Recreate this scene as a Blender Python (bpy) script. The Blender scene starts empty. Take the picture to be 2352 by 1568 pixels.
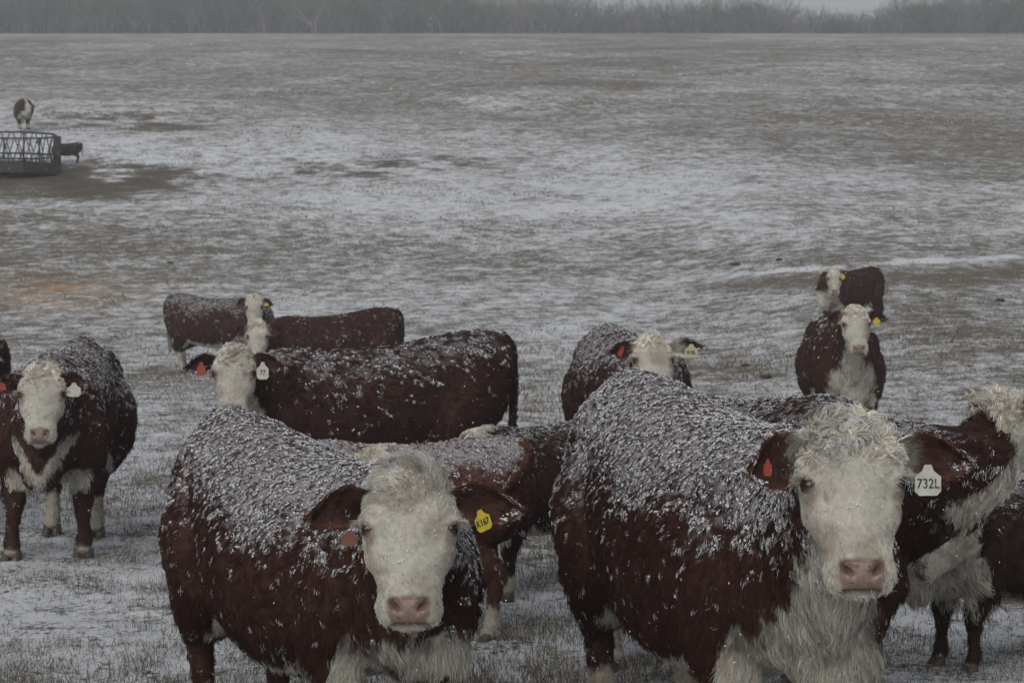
import bpy, bmesh, math, random, time
import numpy as np
from mathutils import Vector, Matrix
T0 = time.time()
R = math.radians
rng = np.random.default_rng(7)
random.seed(7)
SC = bpy.context.scene
COL = SC.collection

# ---------------------------------------------------------------- camera, sky, sun, exposure
F = 4400.0            # focal length in units of a 2352 px wide picture
CAMH = 1.72           # camera height
HY = 634.0            # row of eye level
cam_d = bpy.data.cameras.new('camera')
cam = bpy.data.objects.new('camera', cam_d)
COL.objects.link(cam)
SC.camera = cam
cam.location = (0, 0, CAMH)
cam.rotation_euler = (R(90), 0, 0)
cam_d.sensor_width = 36
cam_d.lens = 36 * F / 2352
cam_d.shift_y = -(784 - HY) / 2352
cam_d.clip_start = .1
cam_d.clip_end = 3000
cam_d.dof.use_dof = True
cam_d.dof.focus_distance = 6.4
cam_d.dof.aperture_fstop = 11

world = bpy.data.worlds.new('World')
SC.world = world
world.use_nodes = True
wn = world.node_tree
wn.nodes.clear()
wo = wn.nodes.new('ShaderNodeOutputWorld')
bg = wn.nodes.new('ShaderNodeBackground')
sky = wn.nodes.new('ShaderNodeTexSky')
sky.sky_type = 'NISHITA'
sky.sun_disc = False
sky.sun_elevation = R(32)
sky.sun_rotation = R(200)
sky.dust_density = 4
sky.air_density = 1.0
hs = wn.nodes.new('ShaderNodeHueSaturation')      # cloud cover takes most of the blue out of the sky
hs.inputs['Saturation'].default_value = .22
wn.links.new(sky.outputs[0], hs.inputs['Color'])
wn.links.new(hs.outputs[0], bg.inputs[0])
bg.inputs[1].default_value = .11
wn.links.new(bg.outputs[0], wo.inputs[0])
sun_d = bpy.data.lights.new('sun', 'SUN')
sun = bpy.data.objects.new('sun', sun_d)
COL.objects.link(sun)
sun_d.energy = .6
sun_d.angle = R(40)
sun_d.color = (1, .97, .93)
sun.rotation_euler = (R(90 - 32 - 25), 0, R(-20))
SC.view_settings.view_transform = 'Standard'
SC.view_settings.look = 'None'
SC.view_settings.exposure = -.14
SC.view_settings.gamma = 1
SC.cycles.use_denoising = True
SC.cycles.denoiser = 'OPENIMAGEDENOISE'
SC.cycles.denoising_prefilter = 'ACCURATE'
SC.cycles.max_bounces = 6
SC.cycles.volume_bounces = 1
SC.cycles.transparent_max_bounces = 4

# ---------------------------------------------------------------- helpers
def link(o, parent=None):
    COL.objects.link(o)
    if parent is not None:
        o.parent = parent
    return o

def tag(o, label=None, cat=None, group=None, kind=None):
    if label: o['label'] = label
    if cat: o['category'] = cat
    if group: o['group'] = group
    if kind: o['kind'] = kind
    return o

def mesh_np(name, V, Fc, mat=None, parent=None, smooth=True):
    """mesh from numpy verts and a face list or an (n,k) array"""
    me = bpy.data.meshes.new(name)
    if isinstance(Fc, np.ndarray):
        n, k = Fc.shape
        me.vertices.add(len(V)); me.vertices.foreach_set('co', np.ascontiguousarray(V, dtype=np.float32).ravel())
        me.loops.add(n * k); me.loops.foreach_set('vertex_index', Fc.astype(np.int32).ravel())
        me.polygons.add(n)
        me.polygons.foreach_set('loop_start', np.arange(0, n * k, k, dtype=np.int32))
        me.update(calc_edges=True); me.validate()
    else:
        me.from_pydata([tuple(v) for v in V], [], [tuple(f) for f in Fc])
        me.update()
    if smooth:
        me.polygons.foreach_set('use_smooth', np.ones(len(me.polygons), dtype=bool))
    o = bpy.data.objects.new(name, me)
    if mat: me.materials.append(mat)
    return link(o, parent)

def hash3(ix, iy, iz, seed):
    h = (ix.astype(np.uint32) * np.uint32(374761393)) ^ (iy.astype(np.uint32) * np.uint32(668265263)) ^ \
        (iz.astype(np.uint32) * np.uint32(2246822519)) ^ np.uint32((seed * 3266489917) & 0xffffffff)
    h = (h ^ (h >> np.uint32(15))) * np.uint32(2246822519)
    h = (h ^ (h >> np.uint32(13))) * np.uint32(3266489917)
    h = h ^ (h >> np.uint32(16))
    return h.astype(np.float64) / 4294967295.0

def noise(P, scale=1.0, seed=0):
    """value noise, -1..1"""
    P = np.asarray(P, dtype=np.float64) * scale + 1000.0
    I = np.floor(P).astype(np.int64); f = P - I
    f = f * f * f * (f * (f * 6 - 15) + 10)
    r = 0
    for a in (0, 1):
        wa = f[:, 0] if a else 1 - f[:, 0]
        for b in (0, 1):
            wb = f[:, 1] if b else 1 - f[:, 1]
            for c in (0, 1):
                wc = f[:, 2] if c else 1 - f[:, 2]
                r = r + wa * wb * wc * hash3(I[:, 0] + a, I[:, 1] + b, I[:, 2] + c, seed)
    return r * 2 - 1

def fbm(P, scale=1.0, seed=0, octv=3):
    s = 0; a = 1; t = 0
    for k in range(octv):
        s = s + a * noise(P, scale * 2 ** k, seed + k * 17); t += a; a *= .5
    return s / t

def sst(a, b, x):
    t = np.clip((x - a) / (b - a), 0, 1)
    return t * t * (3 - 2 * t)

def nrm(v):
    v = np.asarray(v, float)
    return v / (np.linalg.norm(v, axis=-1, keepdims=True) + 1e-12)

def W(px, py, s):
    """a point seen at (px, py) of the 2352 px wide picture where one metre spans s px"""
    return np.array([(px - 1176) / s, F / s, CAMH - (py - HY) / s])

# ---------------------------------------------------------------- materials
def new_mat(name):
    m = bpy.data.materials.new(name); m.use_nodes = True
    nt = m.node_tree
    b = nt.nodes['Principled BSDF']
    return m, nt, b

def nd(nt, typ, **kw):
    n = nt.nodes.new(typ)
    for k, v in kw.items():
        if k in n.inputs: n.inputs[k].default_value = v
        else: setattr(n, k, v)
    return n

def simple(name, col, rough=.6, nscale=40, namt=.25, metal=0, bump=.1):
    m, nt, b = new_mat(name)
    tc = nd(nt, 'ShaderNodeTexCoord')
    n = nd(nt, 'ShaderNodeTexNoise', Scale=nscale, Detail=6.0)
    nt.links.new(tc.outputs['Object'], n.inputs['Vector'])
    mx = nd(nt, 'ShaderNodeMix', data_type='RGBA')
    mx.inputs['A'].default_value = tuple(c * (1 - namt) for c in col) + (1,)
    mx.inputs['B'].default_value = tuple(min(1, c * (1 + namt)) for c in col) + (1,)
    nt.links.new(n.outputs[0], mx.inputs['Factor'])
    nt.links.new(mx.outputs['Result'], b.inputs['Base Color'])
    b.inputs['Roughness'].default_value = rough
    b.inputs['Metallic'].default_value = metal
    if bump:
        bp = nd(nt, 'ShaderNodeBump', Strength=bump, Distance=.01)
        nt.links.new(n.outputs[0], bp.inputs['Height'])
        nt.links.new(bp.outputs[0], b.inputs['Normal'])
    return m

# hide: colour comes from the animal's own markings, plus a fine hair-like grain
M_HIDE, nt, b = new_mat('hide')
at = nd(nt, 'ShaderNodeAttribute', attribute_name='col')
tc = nd(nt, 'ShaderNodeTexCoord')
n1 = nd(nt, 'ShaderNodeTexNoise', Scale=60.0, Detail=6.0)
nt.links.new(tc.outputs['Object'], n1.inputs['Vector'])
mr = nd(nt, 'ShaderNodeMapRange'); mr.inputs[3].default_value = .6; mr.inputs[4].default_value = 1.35
nt.links.new(n1.outputs[0], mr.inputs[0])
vm = nd(nt, 'ShaderNodeVectorMath', operation='MULTIPLY')
nt.links.new(at.outputs['Color'], vm.inputs[0]); nt.links.new(mr.outputs[0], vm.inputs[1])
nt.links.new(vm.outputs[0], b.inputs['Base Color'])
b.inputs['Roughness'].default_value = .75
b.inputs['Specular IOR Level'].default_value = .25
bp = nd(nt, 'ShaderNodeBump', Strength=.5, Distance=.006)
nt.links.new(n1.outputs[0], bp.inputs['Height']); nt.links.new(bp.outputs[0], b.inputs['Normal'])

M_HAIR, nt, b = new_mat('hair')
at = nd(nt, 'ShaderNodeAttribute', attribute_name='col')
nt.links.new(at.outputs['Color'], b.inputs['Base Color'])
b.inputs['Roughness'].default_value = .7
b.inputs['Specular IOR Level'].default_value = .2

M_NOSE, nt, b = new_mat('nose_skin')
at = nd(nt, 'ShaderNodeAttribute', attribute_name='col')
nt.links.new(at.outputs['Color'], b.inputs['Base Color'])
tc = nd(nt, 'ShaderNodeTexCoord'); vo = nd(nt, 'ShaderNodeTexVoronoi', Scale=330.0)
nt.links.new(tc.outputs['Object'], vo.inputs['Vector'])
bp = nd(nt, 'ShaderNodeBump', Strength=.5, Distance=.002); bp.invert = True
nt.links.new(vo.outputs['Distance'], bp.inputs['Height']); nt.links.new(bp.outputs[0], b.inputs['Normal'])
b.inputs['Roughness'].default_value = .33
M_SNOW = simple('snow', (.68, .70, .735), .8, 180, .08)
M_EYE = simple('eye', (.012, .008, .006), .08, 30, .3, bump=0)
M_HOOF = simple('hoof', (.06, .045, .035), .55, 50, .5)
M_TAGW = simple('tag_white', (.46, .46, .41), .45, 45, .38, bump=.02)
M_TAGY = simple('tag_yellow', (.44, .36, .03), .45, 45, .38, bump=.02)
M_TAGP = simple('tag_pale_yellow', (.42, .41, .24), .45, 30, .15, bump=.02)
M_TAGR = simple('tag_red', (.26, .035, .018), .45, 30, .2, bump=.02)
M_TAGO = simple('tag_orange', (.15, .055, .032), .45, 30, .2, bump=.02)
M_INK = simple('ink', (.02, .03, .035), .5, 60, .3, bump=0)
M_STEEL = simple('feeder_steel', (.02, .024, .027), .55, 8, .4, metal=.3)
M_RUST = simple('feeder_sheet', (.022, .02, .018), .7, 4, .5)
M_CLOD = simple('clod', (.03, .027, .022), .9, 40, .5, bump=.8)
M_HAY = simple('hay', (.13, .11, .07), .9, 25, .5, bump=.8)
M_BARK = simple('bark', (.035, .034, .034), .9, 2, .5, bump=.3)

# ---------------------------------------------------------------- terrain
PD = np.array([-50, 0, 26, 33, 40, 50, 66, 79, 110, 150, 200, 250, 275, 320, 400, 900])
PZ = np.array([0, 0, 0, .12, .7, 2.15, 5.25, 7.5, 12.8, 19.2, 26.6, 33.4, 34.6, 34.0, 33, 30])
def smooth_profile(d):
    w = 0
    for o in (-3, -1.5, 0, 1.5, 3):
        w = w + np.interp(d + o, PD, PZ)
    return w / 5
def ground_z(x, y):
    x = np.asarray(x, float); y = np.asarray(y, float)
    z = smooth_profile(y)
    # the right-hand side starts to rise sooner
    z = z + .62 * sst(2.5, 8, x) * sst(21, 34, y) * (1 - sst(45, 80, y))
    P = np.stack([x, y, np.zeros_like(x)], -1).reshape(-1, 3)
    far = sst(40, 90, y)
    far = far * (1 - sst(150, 225, y))
    z = z + far * (noise(P, .035, 3).reshape(x.shape) * .35 + noise(P, .12, 5).reshape(x.shape) * .25)
    return z
def g0(x, y):
    return float(ground_z(np.array([x]), np.array([y]))[0])

def build_ground():
    # rows denser near the camera
    d = [-40, -20, -8, 0, 2, 3, 4, 5]
    v = 5.0
    while v < 300:
        v += max(.030, v * .0042); d.append(v)
    while v < 1100:
        v += 25; d.append(v)
    d = np.array(d)
    t = np.linspace(-1, 1, 420)
    t = np.sign(t) * (np.abs(t) * .55 + np.abs(t) ** 5 * 1.9)     # finer in the middle
    D, Tt = np.meshgrid(d, t, indexing='ij')
    X = Tt * .52 * np.maximum(D, 6) ; Y = D
    Z = ground_z(X, Y)
    P = np.stack([X.ravel(), Y.ravel(), np.zeros(X.size)], -1)
    near = 1 - sst(18, 60, Y.ravel())
    bump = fbm(P, 5, 11, 3) * .022 + noise(P, 1.1, 12) * .02
    Zf = Z.ravel() + bump * near - .012
    dist = np.maximum(Y.ravel(), 1)
    px = 1176 + F * P[:, 0] / dist
    py = HY + F * (CAMH - Z.ravel()) / dist
    # how much snow lies where (a property of the field)
    n = fbm(P, .16, 21, 3); n2 = fbm(P * [1, .45, 1], .06, 31, 2)
    c = np.full(len(P), .50)
    c += .12 * sst(820, 1150, py)
    edge = 215 + .105 * np.maximum(px - 350, 0) + 30 * n2 + 25 * n
    upper = 1 - sst(edge - 40, edge + 45, py)
    c = c * (1 - upper) + .46 * upper
    band_c = 345 + .055 * px
    band = np.exp(-((py - band_c) / 105) ** 2) * (1 - upper)
    c += .09 * band * (1 - .5 * sst(1500, 2352, px))
    olive = np.exp(-((py - 590) / 70) ** 2) * (.7 + .6 * n)
    c -= .08 * olive
    nh = fbm(P, 1.1, 61, 3)
    m1 = np.exp(-((px - 290) / 210) ** 2 - ((py - 283) / 24) ** 2)
    m2 = np.exp(-((px - 160) / 240) ** 2 - ((py - 415) / 38) ** 2)
    m3 = np.exp(-((px - 860) / 420) ** 2 - ((py - 385) / 34) ** 2)
    c -= (.34 * m1 + .55 * m2 + .20 * m3) * np.clip(.55 + 1.2 * n + 1.3 * nh, 0, 1.7)
    by = 628 - .045 * (px - 1600)
    bandr = np.exp(-((py - by + 10 * n) / 6) ** 2) * sst(1560, 1750, px) * (1 - .75 * sst(2050, 2250, px)) * np.clip(.9 + 1.6 * nh, .1, 1.6)
    c += .24 * bandr * (1 + 1.2 * n)
    c -= .13 * np.exp(-((py - by - 30) / 16) ** 2) * sst(1500, 1800, px)
    c += .065 * n + .05 * n2
    trod = np.exp(-((px - 430) / 400) ** 2 - ((py - 1240) / 40) ** 2) * .10
    c -= trod
    straw = np.exp(-((px - 120) / 190) ** 2 - ((py - 672) / 34) ** 2)
    c -= .05 * straw
    straw = np.clip(straw * (.95 + 1.4 * nh + .6 * n), 0, 1)
    mud = np.clip((m2 * .8 + m3 * .7 + m1 * .4) * (.6 + 1.5 * nh), 0, 1)
    nr, nc = X.shape
    idx = np.arange(nr * nc).reshape(nr, nc)
    Fq = np.stack([idx[:-1, :-1], idx[:-1, 1:], idx[1:, 1:], idx[1:, :-1]], -1).reshape(-1, 4)
    V = np.stack([P[:, 0], P[:, 1], Zf], -1)
    m, nt, b = new_mat('field')
    o = mesh_np('ground', V, Fq, m)
    for nm, arr in (('cover', c), ('straw', straw), ('mud', mud)):
        a = o.data.attributes.new(nm, 'FLOAT', 'POINT'); a.data.foreach_set('value', arr.astype(np.float32))
    tag(o, 'snow dusted pasture of dead grass', None, None, 'structure')
    L = nt.links
    tc = nd(nt, 'ShaderNodeTexCoord')
    A = [nd(nt, 'ShaderNodeAttribute', attribute_name=k) for k in ('cover', 'straw', 'mud')]
    na = nd(nt, 'ShaderNodeTexNoise', Scale=2.2, Detail=12.0, Roughness=.68); L.new(tc.outputs['Object'], na.inputs['Vector'])
    nb = nd(nt, 'ShaderNodeTexNoise', Scale=28.0, Detail=8.0, Roughness=.75); L.new(tc.outputs['Object'], nb.inputs['Vector'])
    ncn = nd(nt, 'ShaderNodeTexNoise', Scale=.45, Detail=10.0, Roughness=.6); L.new(tc.outputs['Object'], ncn.inputs['Vector'])
    def mth(op, x, y=None, z=None):
        n = nd(nt, 'ShaderNodeMath', operation=op)
        for k, v in enumerate((x, y, z)):
            if v is None: continue
            if isinstance(v, (int, float)): n.inputs[k].default_value = v
            else: L.new(v, n.inputs[k])
        return n.outputs[0]
    ncm = nd(nt, 'ShaderNodeTexNoise', Scale=7.0, Detail=6.0, Roughness=.7); L.new(tc.outputs['Object'], ncm.inputs['Vector'])
    s = mth('ADD', mth('MULTIPLY', na.outputs[0], .75), mth('MULTIPLY', nb.outputs[0], .80))
    s = mth('ADD', s, mth('MULTIPLY', ncm.outputs[0], .45))
    s = mth('ADD', s, mth('MULTIPLY', ncn.outputs[0], .30))            # mean ~1.1
    s = mth('ADD', mth('SUBTRACT', s, 1.15), mth('MULTIPLY', mth('SUBTRACT', A[0].outputs['Fac'], .5), .9))
    mrn = nd(nt, 'ShaderNodeMapRange', interpolation_type='SMOOTHSTEP')
    mrn.inputs[1].default_value = -.09; mrn.inputs[2].default_value = .13
    L.new(s, mrn.inputs[0])
    snowf = mrn.outputs[0]
    gcol = nd(nt, 'ShaderNodeValToRGB')
    e = gcol.color_ramp.elements
    e[0].position = .3; e[0].color = (.035, .036, .028, 1)
    e[1].position = .70; e[1].color = (.27, .225, .17, 1)
    e2 = gcol.color_ramp.elements.new(.5); e2.color = (.145, .125, .095, 1)
    L.new(nb.outputs[0], gcol.inputs[0])
    mxm = nd(nt, 'ShaderNodeMix', data_type='RGBA'); mxm.inputs['B'].default_value = (.045, .042, .04, 1)
    L.new(mth('MULTIPLY', A[2].outputs['Fac'], .7), mxm.inputs['Factor']); L.new(gcol.outputs[0], mxm.inputs['A'])
    mxs = nd(nt, 'ShaderNodeMix', data_type='RGBA'); mxs.inputs['B'].default_value = (.40, .25, .13, 1)
    L.new(mth('MULTIPLY', A[1].outputs['Fac'], .95), mxs.inputs['Factor']); L.new(mxm.outputs['Result'], mxs.inputs['A'])
    mx = nd(nt, 'ShaderNodeMix', data_type='RGBA'); mx.inputs['B'].default_value = (.71, .735, .775, 1)
    L.new(snowf, mx.inputs['Factor']); L.new(mxs.outputs['Result'], mx.inputs['A'])
    L.new(mx.outputs['Result'], b.inputs['Base Color'])
    b.inputs['Roughness'].default_value = .9
    b.inputs['Specular IOR Level'].default_value = .15
    bp = nd(nt, 'ShaderNodeBump', Strength=.9, Distance=.03)
    L.new(s, bp.inputs['Height']); L.new(bp.outputs[0], b.inputs['Normal'])
    return o

# ---------------------------------------------------------------- solid lofts for animals
def ring_pts(n, pw=2.0):
    a = np.linspace(0, 2 * np.pi, n, endpoint=False)
    c, s = np.cos(a), np.sin(a)
    return np.sign(c) * np.abs(c) ** (2 / pw), np.sign(s) * np.abs(s) ** (2 / pw)

class Solid:
    def __init__(s): s.V = []; s.F = []; s.n = 0
    def add(s, V, Fl):
        s.V.append(np.asarray(V, float)); s.F += [tuple(i + s.n for i in f) for f in Fl]; s.n += len(V)
    def rings(s, rings):
        k = len(rings[0]); m = len(rings)
        V = np.concatenate([np.asarray(rings).reshape(-1, 3), [np.mean(rings[0], 0)], [np.mean(rings[-1], 0)]])
        Fl = []
        for i in range(m - 1):
            for j in range(k):
                jj = (j + 1) % k
                Fl.append((i * k + j, i * k + jj, (i + 1) * k + jj, (i + 1) * k + j))
        for j in range(k):
            jj = (j + 1) % k
            Fl.append((m * k, jj, j)); Fl.append((m * k + 1, (m - 1) * k + j, (m - 1) * k + jj))
        s.add(V, Fl)
    def tube(s, pts, rad, n=14, sub=5, flat=None):
        """round tapered tube through pts (catmull-rom)"""
        pts = np.asarray(pts, float); rad = np.asarray(rad, float)
        P, Rr = cr(pts, sub), cr(rad[:, None], sub)[:, 0]
        T = nrm(np.gradient(P, axis=0))
        up = np.array([0, 1., 0])
        rings = []
        a = np.linspace(0, 2 * np.pi, n, endpoint=False)
        for p, t, r in zip(P, T, Rr):
            x = np.cross(up, t); x = x / (np.linalg.norm(x) + 1e-9); y = np.cross(t, x)
            rings.append(p + r * (np.cos(a)[:, None] * x + np.sin(a)[:, None] * y))
        s.rings(rings)
    def ellipsoid(s, c, r, rot=0.0, n=16, m=10):
        rings = []
        for i in range(m + 1):
            ph = np.pi * (.04 + .92 * i / m)
            a = np.linspace(0, 2 * np.pi, n, endpoint=False)
            q = np.stack([np.sin(ph) * np.cos(a) * r[0], np.sin(ph) * np.sin(a) * r[1], np.full(n, -np.cos(ph) * r[2])], -1)
            cs, sn = math.cos(rot), math.sin(rot)
            q = np.stack([q[:, 0] * cs + q[:, 2] * sn, q[:, 1], -q[:, 0] * sn + q[:, 2] * cs], -1)
            rings.append(q + np.asarray(c))
        s.rings(rings)

def cr(P, sub):
    """catmull-rom resample of rows of P"""
    P = np.asarray(P, float)
    Q = np.concatenate([[2 * P[0] - P[1]], P, [2 * P[-1] - P[-2]]])
    out = []
    for i in range(1, len(Q) - 2):
        for k in range(sub):
            t = k / sub
            out.append(.5 * ((2 * Q[i]) + (-Q[i - 1] + Q[i + 1]) * t + (2 * Q[i - 1] - 5 * Q[i] + 4 * Q[i + 1] - Q[i + 2]) * t * t
                             + (-Q[i - 1] + 3 * Q[i] - 3 * Q[i + 1] + Q[i + 2]) * t ** 3))
    out.append(P[-1])
    return np.array(out)

TR = np.array([  # x, top, bottom, half width, peakedness of the back
    [-1.00, 1.20, .98, .09, .10],
    [-.96, 1.27, .82, .17, .30],
    [-.86, 1.315, .68, .235, .40],
    [-.70, 1.325, .60, .275, .42],
    [-.52, 1.31, .53, .315, .30],
    [-.30, 1.28, .475, .365, .16],
    [-.05, 1.265, .445, .395, .10],
    [.20, 1.27, .45, .385, .12],
    [.40, 1.295, .49, .345, .22],
    [.56, 1.305, .52, .30, .28],
    [.70, 1.25, .53, .25, .15],
    [.82, 1.15, .56, .19, .0],
    [.90, 1.02, .64, .12, .0]])
TRs = cr(TR, 4)

def trunk(so, fat=1.0, belly=0.0):
    rings = []
    a = np.linspace(0, 2 * np.pi, 36, endpoint=False)
    for x, tp, bt, w, pk in TRs:
        bt = bt - belly * math.exp(-((x + .05) / .45) ** 2)
        zc = bt + (tp - bt) * .50
        c, s = np.cos(a), np.sin(a)
        hh = np.where(s > 0, tp - zc, zc - bt)
        y = w * fat * np.sign(c) * np.abs(c) ** .86 * (1 - pk * np.clip(s, 0, 1) ** 3)
        z = zc + hh * np.sign(s) * np.abs(s) ** .92
        rings.append(np.stack([np.full_like(a, x), y, z], -1))
    so.rings(rings)

HD = np.array([  # u, half width, back, front
    [-.060, .022, -.07, -.005],
    [-.038, .055, -.10, .026],
    [.010, .088, -.13, .055],
    [.075, .115, -.16, .070],
    [.15, .129, -.18, .066],
    [.22, .119, -.185, .054],
    [.29, .106, -.175, .046],
    [.36, .087, -.145, .040],
    [.42, .081, -.115, .036],
    [.475, .081, -.10, .020],
    [.510, .072, -.092, -.014],
    [.530, .045, -.075, -.042]])

def head_solid(so, H, O, hs, wide=1.0, dome=0.0):
    HDs = cr(HD, 3)
    a = np.linspace(0, 2 * np.pi, 30, endpoint=False)
    rings = []
    for u, w, bk, fr in HDs:
        c, s = np.cos(a), np.sin(a)
        mid = bk * .38 + fr * .62
        d = dome * math.exp(-((u + .02) / .08) ** 2)
        n = np.where(s > 0, mid + (fr + d - mid) * np.abs(s) ** .75, mid - (mid - bk) * np.abs(s) ** .9)
        ww = w * wide * np.sign(c) * np.abs(c) ** .8 * (1 - .22 * np.clip(-s, 0, 1) ** 2)
        L = np.stack([np.full_like(a, u - d * .6), ww, n], -1) * hs
        rings.append(O + L @ H.T)
    so.rings(rings)

def ear_mesh(H, O, hs, side, L=.185, Wd=.068, droop=.12, fwd=.0, roll=.0, tip=34):
    """cupped ear, open side towards the face normal; returns verts, faces"""
    na, nb_ = 14, 11
    base = np.array([.068, side * .100, -.018])
    ax = nrm(np.array([droop, side * 1.0, fwd + .16]))
    fr = np.array([math.sin(R(tip)), .0, math.cos(R(tip))]); fr = nrm(fr - ax * fr.dot(ax))
    wd = np.cross(fr, ax) * side            # roughly along -u (up)
    cr_, sr_ = math.cos(roll * side), math.sin(roll * side)
    fr, wd = fr * cr_ + wd * sr_, wd * cr_ - fr * sr_
    out = []
    for layer in (0, 1):
        for i in range(na):
            t = i / (na - 1)
            prof = (math.sin(math.pi * min(1, (t * .86 + .13))) ** .75) * (1 - .1 * t)
            if t < .25: prof = max(.42, prof * .92)
            wdt = Wd * prof
            for j in range(nb_):
                b_ = -1 + 2 * j / (nb_ - 1)
                cup = .034 * (1 - t * .55) * (1 - b_ * b_)
                th = .0045 * (1 if layer else -1) * (1 - .6 * abs(b_))
                p = base + ax * (t * L) + wd * (wdt * b_) + fr * (-cup + .035 + th + .012 * math.sin(t * 5 + b_ * 2))
                p = p + np.array([.035 * t * t, 0, 0])
                out.append(p)
    V = np.array(out); k = na * nb_
    Fl = []
    for i in range(na - 1):
        for j in range(nb_ - 1):
            a, b_, c, d = i * nb_ + j, i * nb_ + j + 1, (i + 1) * nb_ + j + 1, (i + 1) * nb_ + j
            Fl.append((a, b_, c, d)); Fl.append((a + k, d + k, c + k, b_ + k))
    def bord():
        e = [(i * nb_, (i + 1) * nb_) for i in range(na - 1)]
        e += [((na - 1) * nb_ + j, (na - 1) * nb_ + j + 1) for j in range(nb_ - 1)]
        e += [((i + 1) * nb_ + nb_ - 1, i * nb_ + nb_ - 1) for i in range(na - 1)][::-1]
        return e
    for a, b_ in bord(): Fl.append((a, a + k, b_ + k, b_))
    want = np.concatenate([np.tile(-fr, (k, 1)), np.tile(fr, (k, 1))]) @ H.T
    return O + (V * hs) @ H.T, Fl, nrm(want)

RED = np.array([.038, .0140, .0095])
WHT = np.array([.42, .403, .355])

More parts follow.
